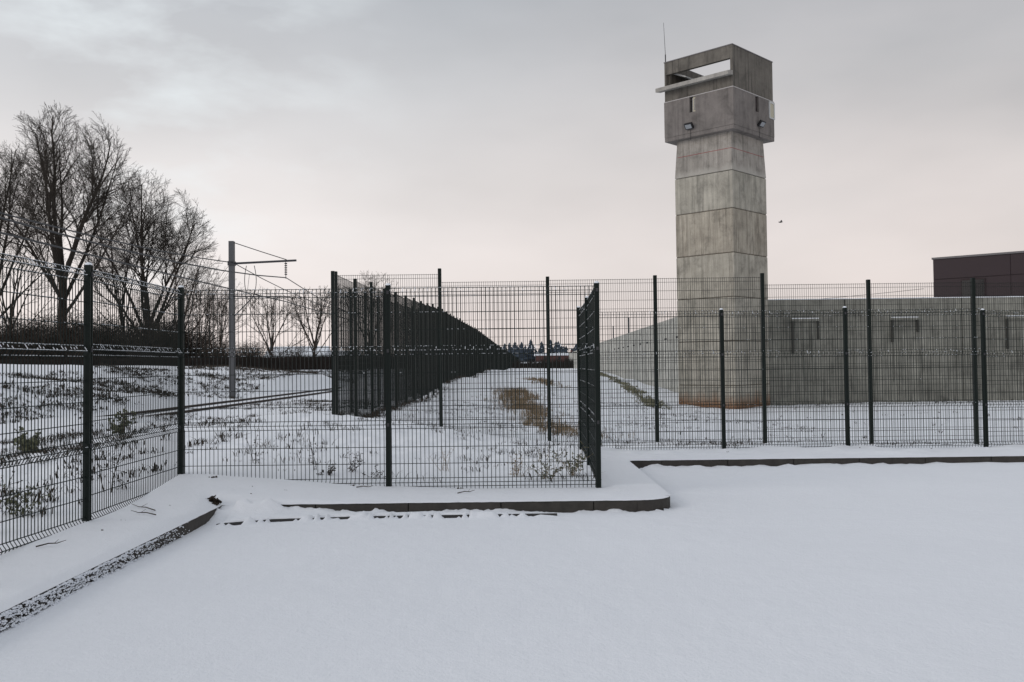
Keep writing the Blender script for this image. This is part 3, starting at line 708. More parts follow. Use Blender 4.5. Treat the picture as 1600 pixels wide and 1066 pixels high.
# ------------------------------------------------------------------ prison walls
pw = empty('concrete_wall', (14.0, 52.7, -1.2), label='high grey concrete wall with a snowy top right of the tower', cat='wall')
def frontpt(x): return 52.7
x = 11.6; k = 0
edges = [11.7] + [14.35 + 6.4 * i - 2.0 for i in range(1, 9)]
edges = [11.7, 18.95, 25.6, 32.0, 38.4, 44.8, 51.2, 57.6]
for a, b in zip(edges[:-1], edges[1:]):
    z0 = -1.6; z1 = 5.12
    o = MB().box(a - 14 + .025, b - 14 - .025, random.uniform(0, .015), .35, z0 + 1.2, z1 + 1.2).build('wall_panel', 'wall', pw); bevel(o, .02)
    sn = MB(); n = 14
    for i in range(n):
        x0 = a - 14 + (b - a) * i / n; x1 = a - 14 + (b - a) * (i + 1) / n
        h_ = .045 + .02 * noise.noise(Vector((x0, 0, 4))); h2 = .045 + .02 * noise.noise(Vector((x1, 0, 4)))
        sn.hexa([(x0, -.02, z1 + 1.202), (x1, -.02, z1 + 1.202), (x1, .36, z1 + 1.202), (x0, .36, z1 + 1.202)], [(x0, .0, z1 + 1.2 + h_), (x1, .0, z1 + 1.2 + h2), (x1, .35, z1 + 1.2 + h2), (x0, .35, z1 + 1.2 + h_)])
    sn.build('snow_cap', 'snow_clump', pw)
for xc, wd in ((16.65, 1.55), (22.3, 1.55), (28.9, 1.7), (35.2, 1.6)):      # bricked-in frames: ledge with a snow line over two short ribs, coloured dark to stand for recess shade
    x_ = xc - 14; zt = 4.02 + 1.2
    o = MB().box(x_ - wd / 2, x_ + wd / 2, -.16, -.0, zt - .12, zt).build('ledge', 'wall', pw)
    MB().box(x_ - wd / 2 + .02, x_ + wd / 2 - .02, -.15, -.01, zt + .002, zt + .05).build('ledge_snow', 'snow_clump', pw)
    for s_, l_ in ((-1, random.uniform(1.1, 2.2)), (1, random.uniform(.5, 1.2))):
        MB().box(x_ + s_ * (wd / 2 - .05) - .05, x_ + s_ * (wd / 2 - .05) + .05, -.14, -.0, zt - .12 - l_, zt - .122).build('shade_rib', 'wall_shade', pw)
lw = empty('concrete_wall', (12.0, 54, 0), label='long pale concrete wall running away behind the tower to the left', cat='wall')
y = 54.0; npan = 40
def lwx(y): return 10.66 + .025 * y
for i in range(npan):
    y1 = y + 6.1; z1 = 5.08
    def P3(yy, dx, z): return (lwx(yy) + dx - 12.0, yy - 54, z)
    ya, yb = y + .015, y1 - .015; j = random.uniform(0, .02)
    mb = MB(); mb.hexa([P3(ya, j, -1.6), P3(ya, .35, -1.6), P3(yb, .35, -1.6), P3(yb, j, -1.6)][::-1], [P3(ya, j, z1), P3(ya, .35, z1), P3(yb, .35, z1), P3(yb, j, z1)][::-1])
    mb.build('wall_panel', 'wall_pale', lw)
    if i < 12:
        yc = y + 3
        MB().tube([P3(yc, j + .01, 3.55), P3(yc, j - .18, 3.52)], .075, 8).build('drain_spout', 'galv_dark', lw)
    y = y1
MB().hexa([(lwx(y) - 12, y - 54, -1.6), (60, y - 54, -1.6), (60, y - 53.6, -1.6), (lwx(y) - 12, y - 53.6, -1.6)], [(lwx(y) - 12, y - 54, 5.08), (60, y - 54, 5.08), (60, y - 53.6, 5.08), (lwx(y) - 12, y - 53.6, 5.08)]).build('wall_return', 'wall_pale', lw)
# lamp posts behind that wall
for i, (x_, y_, zt, lb) in enumerate(((17.5, 160, 8.1, 'left one of two grey poles rising behind the pale wall'), (16.4, 130, 8.0, 'right one of two grey poles rising behind the pale wall'))):
    p = MB().tube([(0, 0, -1), (0, 0, zt)], .11, 8).build('pole', 'galv'); p.location = (x_ - (0), y_, 0); tag(p, lb, 'pole', 'poles behind the pale wall')

# ------------------------------------------------------------------ maroon building
mbd = empty('maroon_building', (36.45, 80, 0), math.radians(-39), label='flat-roofed dark maroon building above the wall at the right edge', cat='building')
MB().box(0, 40, 0.05, 25, -1, 10.25).build('wall', 'maroon', mbd)
for i in range(7):
    MB().box(i * 6 + .02, i * 6 + 5.98, -.02, .05, 8.55, 10.22).build('cladding_panel', 'maroon', mbd); MB().box(i * 6 + .02, i * 6 + 5.98, -.0, .05, 4.0, 8.48).build('cladding_panel', 'maroon', mbd)
MB().box(-.08, 40.1, -.10, 25.1, 10.26, 10.42).build('roof_trim', 'trim', mbd)
for x_ in (2.2, 12.3, 18):
    w_ = MB().box(x_, x_ + 1.9, -.06, -.021, 6.7, 8.4).build('window_frame', 'seam', mbd); MB().box(x_ + .1, x_ + 1.8, -.075, -.062, 6.8, 8.3).build('window_pane', 'glassdark', w_)
# faint cables from that building to the left
cb_ = empty('cables', (36.5, 82, 6), label='faint thin cables sagging left from the maroon building', cat='cable')
for k in range(3):
    pts = [(-i * 2.2, 2.0 * i / 4, 1.9 - .75 * k - 1.6 * (i / 8) + .5 * ((i / 8) ** 2)) for i in range(9)]
    MB().tube(pts, .02, 3).build('cable', 'wire', cb_)

# ------------------------------------------------------------------ trees
def grow_tree(name, loc, height, spread, label, group=None, seed=0, trunk_h=.2, trunk_r=.28, nl=(6, 9, 9, 8), lean=0, mat='bark', multi=1, tw=.011, dome=None):
    # trunk forks low into a fan of ascending limbs; limbs carry boughs, boughs branches, branches twigs
    r = random.Random(seed); trunk = MB(); crown = MB(); H_ = height
    def path(p, d, L, n, wob, up):
        pts = [p.copy()]; d = d.copy()
        for i in range(n):
            d = (d + Vector((r.gauss(0, wob), r.gauss(0, wob), r.gauss(0, wob * .6) + up))).normalized(); p = p + d * (L / n); pts.append(p.copy())
        return pts
    dm = dome or (.5, 0, .0)       # radius, offset, both in heights: the crown fills a rounded dome
    def out(q):
        zc = .52 * H_; ex = (q.x - dm[1] * H_) / (dm[0] * H_); ey = q.y / (dm[0] * H_); ez = (q.z - zc) / (.48 * H_)
        return ex * ex + ey * ey + ez * ez
    def rec(p, d, L, rad, lvl):
        n = (0, 9, 6, 4, 2)[lvl]; pts = path(p, d, L, n, (0, .075, .11, .14, .18)[lvl], (0, .04, .035, .02, .0)[lvl])
        lim = r.uniform(.86, 1.06); cut = next((i for i, q_ in enumerate(pts) if i > 0 and out(q_) > lim), None)
        if cut is not None:
            pts = pts[:cut + 1]; n = cut
            if n == 1 and out(pts[0]) > 1.08: return
        full = cut is None; nf = (0, 9, 6, 4, 2)[lvl]
        rr = [max(tw * .7, rad * (1 - (.82 if cut is None else .92) * i / n)) for i in range(n + 1)]
        crown.tube(pts, rr, (6, 6, 4, 3, 3)[lvl], cap=False)
        if lvl >= 4 or lvl >= len(nl): return
        k = max(1 if not full else 2, int(nl[lvl] * r.uniform(.8, 1.2) * (n / nf)))
        for i in range(k):
            t0 = (.0, .28, .18, .1)[lvl]; t = min(.99, t0 + (1 - t0) * ((i + r.random()) / k)); s_ = t * n; a = min(int(s_), n - 1); q = pts[a].lerp(pts[a + 1], s_ - a)
            dd_ = (pts[a + 1] - pts[a]).normalized(); per = dd_.orthogonal().normalized(); per.rotate(Matrix.Rotation(r.uniform(0, 2 * PI), 3, dd_))
            ang = r.uniform(.35, .85); nd = (dd_ * math.cos(ang) + per * math.sin(ang)).normalized()
            if nd.z < -.1 and r.random() < .7: nd.z *= -.5
            rec(q, nd, L * (0, .46, .48, .44)[lvl] * (1.2 - .65 * t) * r.uniform(.7, 1.2), max(rr[a] * (0, .5, .48, .5)[lvl], tw), lvl + 1)
    root = empty(name, (loc[0], loc[1], loc[2]), label=label, cat='tree', group=group)
    for m_ in range(multi):
        off = Vector((r.uniform(-1, 1), r.uniform(-1, 1), 0)) * (.22 * multi if multi > 1 else 0)
        d = Vector((lean * .5 + (r.uniform(-.25, .25) if multi > 1 else 0), 0, 1)).normalized()
        hh = H_ * (r.uniform(.75, 1) if multi > 1 else 1); tl = hh * (trunk_h + .14)
        pts = path(off + Vector((0, 0, -.5)), d, tl + .5, 6, .03, 0)
        rr = [trunk_r * (1.15 - .45 * i / 6) for i in range(7)]; trunk.tube(pts, rr, 9, cap=True)
        for i in range(nl[0]):
            t = trunk_h / (trunk_h + .14) + (1 - trunk_h / (trunk_h + .14)) * (i / max(1, nl[0] - 1)); s_ = min(t * 6, 5.99); a = int(s_); q = pts[a].lerp(pts[a + 1], s_ - a)
            az = i * 2.399 + r.uniform(-.4, .4); ti = (.75 - .6 * (i / max(1, nl[0] - 1))) * spread * r.uniform(.8, 1.15)
            nd = Vector((math.cos(az) * math.sin(ti) + lean, math.sin(az) * math.sin(ti), math.cos(ti))).normalized()
            tcap = 1.0 * hh
            reach = (hh - q.z) / max(nd.z, .55) * (.72 + .28 * (i / nl[0])) * r.uniform(.95, 1.15)
            reach = min(reach, tcap / max(math.sin(nd.angle(Vector((0, 0, 1)))), .3))
            rec(q, nd, reach * .92, trunk_r * (.36 + .22 * (i / nl[0])), 1)
    trunk.build('trunk', mat, root); crown.build('crown', mat, root); return root
def gz(x, y): return ground(x, y)
grow_tree('bare_tree', (-38.8, 80, 1.8), 22.6, 1.15, 'tallest bare tree on the left with a broad rounded fan of fine twigs', seed=11, trunk_r=.42, nl=(10, 15, 13, 10), tw=.012, dome=(.31, .01))
grow_tree('bare_tree', (-33.0, 84, 1.8), 17.6, 1.5, 'second bare tree from the left with a rounded crown reaching right towards the mast', seed=23, trunk_r=.32, nl=(13, 14, 12, 10), lean=.04, trunk_h=.08, tw=.012, dome=(.35, -.01))
grow_tree('bare_tree', (-45.5, 82, 1.8), 21.5, 1.0, 'bare tree cut off by the left edge of the photo', seed=5, trunk_r=.32, nl=(8, 13, 12, 9), tw=.012, dome=(.25, 0))
grow_tree('bare_tree', (-29.6, 82, 1.8), 10.5, 1.8, 'low spreading bare tree below the rounded crown, left of the mast', seed=31, trunk_r=.18, nl=(9, 9, 9, 6), lean=.12, trunk_h=.06, mat='bark2', dome=(.52, .10))
grow_tree('bare_tree', (-35.6, 86, 1.8), 14.5, 1.1, 'thin bare tree between the two big crowns', seed=37, trunk_r=.2, nl=(6, 9, 8, 6), dome=(.28, 0))
grow_tree('bare_tree', (-42.4, 78, 1.8), 12.5, 1.2, 'lower bare tree standing in front of the left edge trees', seed=39, trunk_r=.17, nl=(7, 9, 8, 6), dome=(.35, 0))
grow_tree('bare_tree', (-26.4, 82, 1.9), 7.6, .6, 'slim many-stemmed bare tree just left of the grey mast', seed=41, trunk_r=.09, nl=(4, 8, 6, 4), multi=5, mat='bark2', tw=.010)
grow_tree('bare_tree', (-21.3, 82, 1.9), 7.0, 1.4, 'small bare tree with a wide crown just right of the grey mast', seed=43, trunk_r=.15, nl=(8, 9, 7, 5), trunk_h=.08, mat='bark2', tw=.010)
grow_tree('bare_tree', (-17.5, 82, 1.9), 7.0, 1.2, 'small bare tree standing directly left of the tall fence corner', seed=47, trunk_r=.16, nl=(9, 9, 7, 5), trunk_h=.12, mat='bark2', tw=.010)
grow_tree('bare_tree', (-13.2, 86, 1.9), 8.5, 1.15, 'bare tree seen dimly through the double tall fence', seed=53, trunk_r=.16, nl=(8, 9, 7, 5), trunk_h=.12, mat='bark2', tw=.010)

# thicket of young stems under the big trees: one bush of each of two kinds, copied
def bush_mesh(seed, h, n, sp, mat, name='stems', rad=.02, lv=2):
    r = random.Random(seed); mb = MB()
    for i in range(n):
        a = r.uniform(0, 2 * PI); t = r.uniform(.05, .75) * sp; d = Vector((math.cos(a) * t, math.sin(a) * t, 1)).normalized(); p = Vector((math.cos(a) * .15 * h * r.random(), math.sin(a) * .15 * h * r.random(), -.1)); pts = [p]; L = h * r.uniform(.6, 1)
        for k in range(4): d = (d + Vector((r.gauss(0, .12), r.gauss(0, .12), .05))).normalized(); p = p + d * L / 4; pts.append(p)
        mb.tube(pts, [rad, rad * .8, rad * .6, rad * .45, rad * .3], 3, False)
        if lv > 1:
            for k in range(1, 5):
                for _ in range(4):
                    q = pts[k].lerp(pts[k-1], r.random()); e_ = Vector((r.gauss(0, 1), r.gauss(0, 1), r.uniform(.1, 1.2))).normalized() * L * r.uniform(.12, .3)
                    mb.tube([q, q + e_ * .5 + Vector((0, 0, .02)), q + e_], [rad * .45, rad * .35, rad * .25], 3, False)
    return mb.mesh(name, mat)
bms = [bush_mesh(s, 1, 40, .9, m_, rad=.0065) for s, m_ in ((1, 'bark2'), (2, 'bark'), (3, 'bark2'))]
for i in range(84):
    x_ = random.uniform(-50, -23.5); y_ = random.uniform(77, 92); s_ = random.uniform(3.0, 6.2) * (1 if x_ < -29 else .6)
    o = link('bare_shrub', bms[i % 3], None, (x_, y_, 1.75), random.uniform(0, 6)); o.scale = (s_ * 1.1, s_ * 1.1, s_)
    tag(o, 'brown leafless shrub in the thicket under the trees on the left', 'shrub', 'shrubs in the thicket under the trees')
for i, x_ in enumerate((-19.6, -15.6, -18.8, -23.2, -12.0, -14.4)):
    o = link('bare_shrub', bms[i % 3], None, (x_, 79 + i, 1.7), i); s_ = (2.2, 1.8, 2.6, 2.8, 2.2, 2.4)[i]; o.scale = (s_ * 1.4, s_, s_)
    tag(o, 'low leafless shrub behind the dark hedge near the tall fence', 'shrub', 'shrubs behind the dark hedge')
# hedge band along the crest
hd = MB(); r = random.Random(3)
def hpos(t): # along the crest, nearly across the view
    return (-58 + 50 * t, 70 + 6 * t + 1.2 * math.sin(t * 9))
for i in range(15000):
    t = r.random(); x_, y_ = hpos(t); x_ += r.gauss(0, .3); y_ += r.gauss(0, .6); h_ = r.uniform(.5, 1.35) * (1 + .18 * noise.noise(Vector((x_ * .25, 0, 0))) + .1 * noise.noise(Vector((x_ * .9, 2, 0)))); k = len(hd.v)
    z0 = 1.55; dx, dy = r.gauss(0, .28), r.gauss(0, .28); w_ = r.uniform(.008, .03)
    hd.v += [(x_ - w_, y_, z0), (x_ + w_, y_ + w_, z0), (x_ + dx, y_ + dy, z0 + h_)]; hd.f.append([k, k + 1, k + 2])
for i in range(60):      # woody core that closes the view through the hedge
    t0, t1 = i / 60, (i + 1) / 60; (xa, ya), (xb, yb) = hpos(t0), hpos(t1); ha = .98 + .16 * noise.noise(Vector((i * .4, 0, 0))); hb = .98 + .16 * noise.noise(Vector(((i + 1) * .4, 0, 0)))
    hd.hexa([(xa, ya - .3, 1.4), (xb, yb - .3, 1.4), (xb, yb + .3, 1.4), (xa, ya + .3, 1.4)], [(xa, ya - .1, 1.5 + ha), (xb, yb - .1, 1.5 + hb), (xb, yb + .1, 1.5 + hb), (xa, ya + .1, 1.5 + ha)])
tag(hd.build('hedge', 'hedge'), 'low dark leafless hedge along the top of the snowy railway bank', 'hedge')

# snow-roofed houses behind
def house(x0, y0, w_, d_, hw, hr, lab, wallm='render', z0=1.5):
    h_ = empty('house', (x0, y0, z0), label=lab, cat='house')
    MB().box(0, w_, 0, d_, 0, hw).build('wall', wallm, h_)
    mb = MB(); e = .4
    for s_, zoff in ((0, 0),):
        mb.v += [(-e, -e, hw - .1), (w_ + e, -e, hw - .1), (w_ + e, d_ / 2, hw + hr), (-e, d_ / 2, hw + hr), (-e, d_ + e, hw - .1), (w_ + e, d_ + e, hw - .1),
                 (-e, -e, hw - .3), (w_ + e, -e, hw - .3), (w_ + e, d_ + e, hw - .3), (-e, d_ + e, hw - .3)]
        mb.f += [[0, 1, 2, 3], [3, 2, 5, 4], [0, 3, 4, 9, 6], [1, 7, 8, 5, 2], [6, 7, 1, 0], [4, 5, 8, 9], [9, 8, 7, 6]]
    rf = mb.build('roof', 'snow_clump', h_)
    if wallm != 'render': MB().box(w_ * .7, w_ * .7 + .7, d_ / 2 - .3, d_ / 2 + .4, hw + hr * .6, hw + hr + .9).build('chimney', 'redwall', rf)
    for k in range(3):
        MB().box(w_ * (.15 + .28 * k), w_ * (.15 + .28 * k) + 1.0, -.04, -.003, hw - 1.8, hw - .6).build('window', 'glassdark', h_)
    return h_
house(-29.5, 110, 6.5, 9, .9, 2.0, 'small house with a snowy roof, hidden behind the hedge by the grey mast', z0=1.3)
house(-25.5, 118, 5, 9, .8, 1.5, 'small snow-roofed house behind the hedge, left of the tall fence', z0=1.3)
# far end: red building, fence, conifers
house(8.5, 330, 18, 12, 3.6, .7, 'low red brick building with a snowy roof at the far end of the strip', 'redwall', z0=1.4)
house(2.5, 300, 9, 8, .6, .6, 'low far shed with a snowy roof beside the red brick building', 'render', z0=1.2)
fb = MB(); rr_ = random.Random(8)
for i in range(2600):
    x_ = rr_.uniform(-2, 18.2); y_ = 260 + rr_.gauss(0, 1) ; h_ = rr_.uniform(1.2, 2.6) * (1 + .02 * (x_)); k = len(fb.v)
    fb.v += [(x_ - .08, y_, .0), (x_ + .08, y_, .0), (x_ + rr_.gauss(0, .5), y_, .6 + h_ * (.7 + .3 * math.sin(x_ * .9) ** 2))]; fb.f.append([k, k + 1, k + 2])
fb.box(-2, 18, 259.8, 260.2, -.5, 1.9)
tag(fb.build('hedge', 'hedge'), 'dark brown hedge at the far end of the snowy strip', 'hedge')
def spruce_mesh(seed):
    r = random.Random(seed); mb = MB(); L = 9
    mb.tube([(0, 0, 0), (0, 0, 1)], [.03, .005], 5)
    for l in range(L):
        z = .12 + .88 * l / L; R_ = .22 * (1 - l / L) + .03; n = 8; k = len(mb.v); mb.v.append((0, 0, min(z + .22, 1.02)))
        for i in range(n):
            t = 2 * PI * (i + r.random() * .6) / n; q = R_ * r.uniform(.6, 1.2); mb.v.append((q * math.cos(t), q * math.sin(t), z - .04 * r.random()))
        for i in range(n): mb.f.append([k, k + 1 + i, k + 1 + (i + 1) % n])
    return mb.mesh('spruce_tree', 'spruce')
sms = [spruce_mesh(i) for i in range(4)]
for i in range(64):
    x_ = -26 + i * 1.35 + random.uniform(-.8, .8); y_ = random.uniform(430, 520)
    hh = random.uniform(7.5, 12.5) * (1.12 if 8 < x_ < 26 else .95)
    o = link('spruce_tree', sms[i % 4], None, (x_, y_, .8), random.uniform(0, 6)); o.scale = (hh * 1.35, hh * 1.35, hh)
    tag(o, 'blue-grey spruce in the far tree line on the horizon', 'tree', 'far spruces on the horizon')

# ------------------------------------------------------------------ ground vegetation
def tufts(name, pts, mat, label, hrange, blades=6, w=.006, spread=.5, cat='weeds', zt=None):
    mb = MB(); r = random.Random(len(pts))
    P = np.array([(p[0], p[1]) for p in pts]); Zs = ground_h(P[:, :1], P[:, 1:])[:, 0]
    for (x_, y_), z_ in zip(P, Zs):
        h0 = r.uniform(*hrange)
        for _ in range(blades):
            a = r.uniform(0, 2 * PI); h_ = h0 * r.uniform(.5, 1.1); ln = r.uniform(.1, spread) * h_; k = len(mb.v); bx, by = x_ + r.gauss(0, .05), y_ + r.gauss(0, .05); ca, sa = math.cos(a), math.sin(a); ww = w * r.uniform(.6, 1.5); w1 = ww
            mb.v += [(bx - sa * ww, by + ca * ww, z_ - .02), (bx + sa * ww, by - ca * ww, z_ - .02), (bx + ca * ln * .4 + sa * w1, by + sa * ln * .4 - ca * w1, z_ + h_ * .6), (bx + ca * ln * .4 - sa * w1, by + sa * ln * .4 + ca * w1, z_ + h_ * .6), (bx + ca * ln, by + sa * ln, z_ + h_ * r.uniform(.75, 1))]
            mb.f += [[k, k + 1, k + 2, k + 3], [k + 3, k + 2, k + 4]]
    return tag(mb.build(name, mat), label, cat, None, 'stuff')
r = random.Random(12)
def nz(x, y, s, z=0): return noise.noise(Vector((x * s, y * s, z)))
emb = []
while len(emb) < 9000:
    x_ = r.uniform(-21, -13.8); y_ = r.uniform(18, 105)
    if nz(x_, y_, .35) + .5 * nz(x_, y_, 1.3, 4) > r.uniform(-.25, .6): emb.append((x_, y_))
tufts('bank_weeds', emb, 'dead', 'dark dead weeds poking through snow on the railway bank', (.05, .20), 5, .010, 2.2)
fld = []
while len(fld) < 2600:
    x_ = r.uniform(-11, -4.3); y_ = r.uniform(5, 45)
    if nz(x_, y_, .3, 2) + .5 * nz(x_, y_, 1.5, 4) > r.uniform(-.1, .7): fld.append((x_, y_))
tufts('field_weeds', fld, 'dead', 'dead weeds scattered in the snow between the left fence and the track', (.03, .15), 5, .005, 2.2)
nw = []
while len(nw) < 330:      # thicker dark leafy tangles just behind the left fence
    x_ = r.uniform(-8.5, -4.35); y_ = r.uniform(5.5, 18)
    if nz(x_, y_, .8, 2) + .5 * nz(x_, y_, 2.5, 4) > r.uniform(-.2, .6): nw.append((x_, y_))
tufts('tangled_weeds', nw, 'dead', 'dark leafy weed tangles on the snow behind the left fence', (.03, .14), 11, .005, 2.4)
f2 = []
while len(f2) < 1500:
    x_ = r.uniform(-3.8, 10); y_ = r.uniform(11.6, 21.5) if r.random() < .45 else r.uniform(21, 48)
    if x_ > 1 and y_ < 17: continue
    if nz(x_, y_, .35, 7) + .5 * nz(x_, y_, 1.5, 4) > r.uniform(-.1, .7): f2.append((x_, y_))
tufts('strip_weeds', f2, 'dead', 'thin dead weeds in the snow behind the middle fence', (.03, .14), 5, .004, 2.2)
rd = []
while len(rd) < 1500:     # reeds in the ditch: dense at the far end, thinning towards us
    y_ = r.choice((r.uniform(34, 47), r.uniform(34, 47), r.uniform(23, 36))); xc = np.interp(y_, [23, 28, 36, 47], [1.55, 1.1, .5, .05]); sg = np.interp(y_, [23, 30, 38, 47], [.45, .42, .52, .46])
    x_ = r.gauss(xc, sg)
    if nz(x_, y_, 1.3, 3) + .6 * nz(x_, y_, 4, 6) > r.uniform(-.15, .55): rd.append((x_, y_))
tufts('dry_reeds', rd, 'reed', 'orange brown dry reeds filling the ditch behind the middle fence', (.12, .40), 5, .0045, .8, 'reeds')
rd = []
for _ in range(420):
    y_ = r.uniform(56, 74); rd.append((r.gauss(np.interp(y_, [56, 74], [2.1, 1.0]), .45), y_))
tufts('dry_reeds', rd, 'reed', 'smaller brown reed patch farther up the snowy strip', (.15, .35), 4, .010, .7, 'reeds')
gr_ = []
while len(gr_) < 1300:
    y_ = 47 + 90 * r.random() ** 1.6; xc = np.interp(y_, [47, 60, 85, 136], [7.3, 8.5, 10.0, 12.6]); x_ = r.gauss(xc, .30)
    if nz(x_, y_, .7, 5) > r.uniform(-.5, .4): gr_.append((x_, y_))
tufts('bank_grass', gr_, 'grass', 'strip of pale green grass on the little bank along the pale wall', (.08, .24), 6, .014, 1.0, 'grass')
fg = []
for _ in range(650):      # rough grass along the foot of the receding fence
    y_ = 25 + 90 * r.random() ** 1.7; fg.append((-4.16 + .0172 * (y_ - 21.6) + r.gauss(.12, .14), y_))
tufts('fence_foot_grass', fg, 'dead', 'brown grass along the foot of the receding tall fence', (.06, .24), 5, .006, .9, 'grass')
fw = []
for _ in range(900):
    x_ = r.uniform(4, 34); y_ = r.choice([r.uniform(50, 52.3), r.uniform(24, 51)]); 
    if nz(x_, y_, .4, 9) > r.uniform(-.2, .5): fw.append((x_, y_))
tufts('wall_foot_weeds', fw, 'dead', 'sparse dead weeds in the snow in front of the grey wall', (.04, .14), 5, .008, 2.2)

# named weeds near the fences
def weed(loc, h, n, leafy, label, name='dead_plant', seed=0, lean=0.0, mat='dead', leafmat='leaf', spread=.35, rad=.004, leaf=.03, cat='plant', group=None):
    r = random.Random(seed); z_ = ground(*loc); root = empty(name, (loc[0], loc[1], z_), label=label, cat=cat, group=group)
    st = MB(); lf = MB()
    for i in range(n):
        a = r.uniform(0, 2 * PI); d = Vector((math.cos(a) * spread * r.random() + lean, math.sin(a) * spread * r.random(), 1)).normalized(); p = Vector((r.gauss(0, .03), r.gauss(0, .03), -.05)); L = h * r.uniform(.6, 1.05); pts = [p]
        for k in range(6): d = (d + Vector((r.gauss(0, .14), r.gauss(0, .14), -.02 * k * spread))).normalized(); p = p + d * L / 6; pts.append(p)
        st.tube(pts, [rad * (1 - .1 * k) for k in range(7)], 4, False)
        for k in range(2, 7):
            for _ in range(2):
                q = pts[k].lerp(pts[k-1], r.random()); e_ = Vector((r.gauss(0, 1), r.gauss(0, 1), r.uniform(-.3, .9))).normalized() * L * r.uniform(.05, .18)
                st.tube([q, q + e_], [rad * .5, rad * .3], 3, False)
                for _ in range(leafy):
                    c_ = q + e_ * r.uniform(.3, 1.1); u_ = Vector((r.gauss(0, 1), r.gauss(0, 1), r.gauss(0, .6))).normalized() * leaf * r.uniform(.5, 1.2); v_ = u_.orthogonal().normalized() * leaf * .45; v_.rotate(Matrix.Rotation(r.uniform(0, 6), 3, u_.normalized()))
                    m_ = len(lf.v); lf.v += [tuple(c_), tuple(c_ + u_ * .5 + v_), tuple(c_ + u_), tuple(c_ + u_ * .5 - v_)]; lf.f.append([m_, m_ + 1, m_ + 2, m_ + 3])
    st.build('stem', mat, root)
    if lf.v: tag(lf.build('leaf_cluster', leafmat, root), kind='stuff')
    return root
weed((-4.55, 8.1), .95, 2, 3, 'tall dark dried weed behind the nearest left fence panel', seed=3, spread=.15, rad=.007, leafmat='dead')
weed((-4.72, 8.9), .5, 7, 4, 'greenish bramble behind the left fence just right of the first post', seed=4, spread=.9, name='bramble')
weed((-4.45, 10.2), 1.0, 2, 2, 'tall dried umbel stalk behind the second left fence panel', seed=5, spread=.08, rad=.007, leafmat='dead')
weed((-7.6, 14.6), .55, 9, 7, 'yellowish green bush in the snow behind the left fence', seed=6, spread=1.0, name='green_bush', leaf=.05)
weed((-7.0, 16.5), .5, 8, 7, 'yellowish green bush in the snow right of the fence corner post', seed=7, spread=1.0, name='green_bush', leaf=.05)
weed((-3.35, 12.1), .62, 2, 1, 'thin forked dead stalk near the corner post', seed=8, spread=.25, rad=.005, leafmat='dead')
weed((-2.55, 11.9), .60, 2, 1, 'bent dead stalk drooping right behind the left middle panel', seed=9, spread=.4, lean=.1, rad=.005, leafmat='dead')
weed((-2.1, 12.0), .42, 6, 3, 'tangled leaning dead weed behind the left middle panel', seed=10, spread=.9, lean=.35, rad=.004, leafmat='dead', leaf=.018)
weed((-2.35, 11.7), .22, 9, 4, 'low dark weed clump at the foot of the left middle panel', seed=13, spread=1.5, rad=.003, leafmat='dead', leaf=.018)
weed((-1.75, 11.75), .25, 6, 3, 'low twiggy weed left of the middle fence post', seed=14, spread=1.4, rad=.003, leafmat='dead', leaf=.018)
weed((.45, 12.2), .48, 14, 3, 'pale green bramble clump behind the right middle panel', seed=15, spread=.9, name='bramble', rad=.003, leaf=.022, mat='reed')
weed((.05, 12.5), .40, 10, 2, 'loose dry weed left of the pale green bramble clump', seed=16, spread=.9, mat='reed', rad=.003, leaf=.018, leafmat='reed')
weed((.8, 12.6), .5, 10, 3, 'dry weed between the bramble clump and the edge-on fence', seed=17, spread=.8, mat='reed', rad=.004)
weed((-.95, 12.8), .38, 7, 0, 'thin pale grass clump right of the middle fence post', seed=18, spread=.6, mat='reed', rad=.003)
weed((1.6, 17.5), .5, 9, 1, 'dead weed clump behind the low right fence beside the edge-on one', seed=19, spread=.8, rad=.006)
# twigs and small debris lying on the verge snow
def twig(x, y, L, a, label):
    z = ground(x, y) + .01; dx, dy = math.cos(a) * L / 2, math.sin(a) * L / 2
    mb = MB(); mb.tube([(-dx, -dy, 0), (-dx * .2, -dy * .2 + .01, .015), (dx * .4, dy * .4, .012), (dx, dy, .03)], [.006, .005, .004, .002], 4); mb.tube([(dx * .2, dy * .2, .012), (dx * .2 + L * .12, dy * .2 + L * .1, .04)], [.003, .0015], 3)
    o = mb.build('twig', 'dead'); o.location = (x, y, z); tag(o, label, 'twig')
twig(-3.72, 9.35, .42, 2.5, 'longer dead twig lying on the snow at the second left panel')
twig(-3.6, 9.05, .3, 2.8, 'short dead twig on the snow right of the first left post')
twig(-3.75, 7.55, .22, .5, 'dead twig on the snow below the nearest left panel')
twig(-.55, 10.75, .2, 0.1, 'tiny twig on the snow in front of the right middle panel')
twig(-1.75, 10.95, .25, -.5, 'tiny twig on the snow left of the middle post')
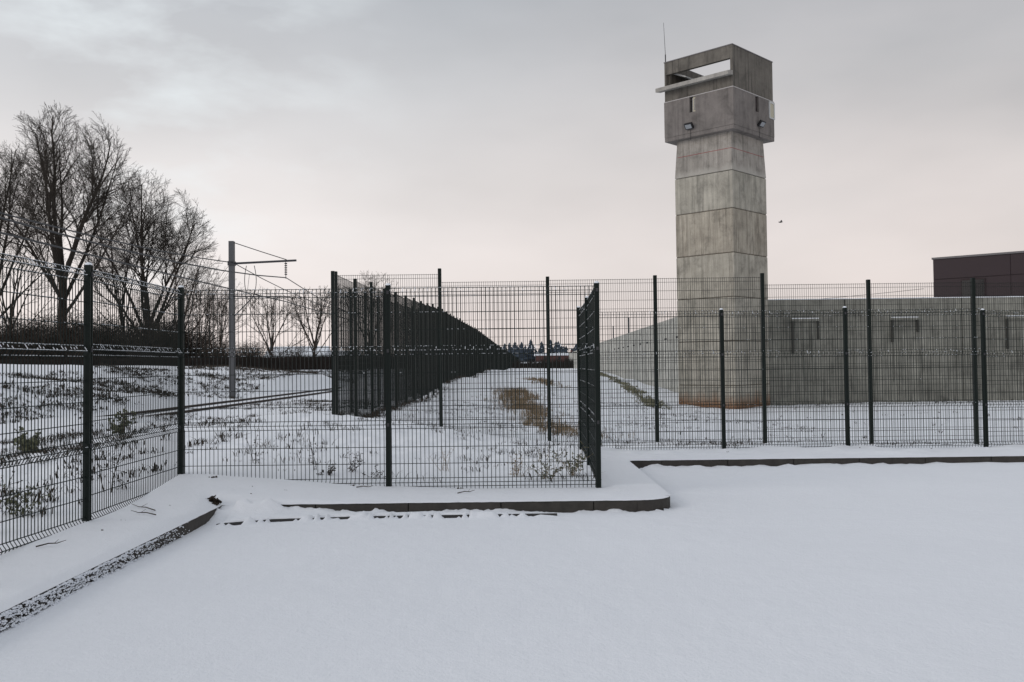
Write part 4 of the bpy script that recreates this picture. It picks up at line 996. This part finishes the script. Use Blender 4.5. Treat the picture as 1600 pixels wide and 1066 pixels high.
def clod(x, y, s, label, k=6, grp=None):
    mb = MB(); r = random.Random(int(abs(x * 100 + y * 37)))
    for _ in range(k):
        cx_, cy_ = r.gauss(0, s), r.gauss(0, s * .5); q = s * r.uniform(.12, .4); mb.hexa([(cx_ - q, cy_ - q, -.01), (cx_ + q, cy_ - q * .8, -.01), (cx_ + q * .9, cy_ + q, -.01), (cx_ - q, cy_ + q * .8, -.01)], [(cx_ - q * .6, cy_ - q * .5, q * .7), (cx_ + q * .5, cy_ - q * .6, q), (cx_ + q * .5, cy_ + q * .4, q * .8), (cx_ - q * .5, cy_ + q * .5, q * .9)])
    o = mb.build('leaf_litter', 'dead'); o.location = (x, y, ground(x, y) + .005); tag(o, label, 'leaf litter', grp)
weed((-3.2, 10.02), .09, 12, 5, 'low dark clump of leaves at the end of the left kerb', seed=33, spread=2.5, rad=.004, leafmat='dead', leaf=.035)
clod(-.63, 11.15, .035, 'dark leaf clump at the foot of the right middle panel')
clod(-3.55, 11.05, .035, 'dark leaf clump just right of the corner post foot')
clod(-1.9, 11.1, .03, 'dark leaf clump just left of the middle post foot')
for i, (x_, y_) in enumerate(((-3.0, 10.7), (-2.9, 10.35), (-3.62, 8.2), (-3.55, 9.6), (-2.6, 10.6), (-3.4, 6.4), (-3.65, 8.7), (2.4, 15.4), (2.55, 15.2), (3.6, 15.6), (5.95, 16.0), (7.1, 15.8))):
    clod(x_, y_, .014, 'tiny dark speck of leaf litter lying on the verge snow', 3, 'specks of litter on the verge snow')

# bird
bd = MB(); bd.tube([(-.22, 0, 0), (0, 0, .02), (.2, 0, .05)], [.02, .07, .02], 6)
bird = empty('bird', (26.3, 90, 15.15), label='tiny dark bird flying in the sky right of the tower', cat='bird')
bd.build('body', 'lamp_body', bird)
for s_ in (-1, 1):
    MB().hexa([(-.08, 0, .02), (.1, 0, .02), (.0, s_ * .45, .14), (-.12, s_ * .45, .14)], [(-.08, 0, .04), (.1, 0, .04), (.0, s_ * .45, .15), (-.12, s_ * .45, .15)]).build('wing', 'lamp_body', bird)
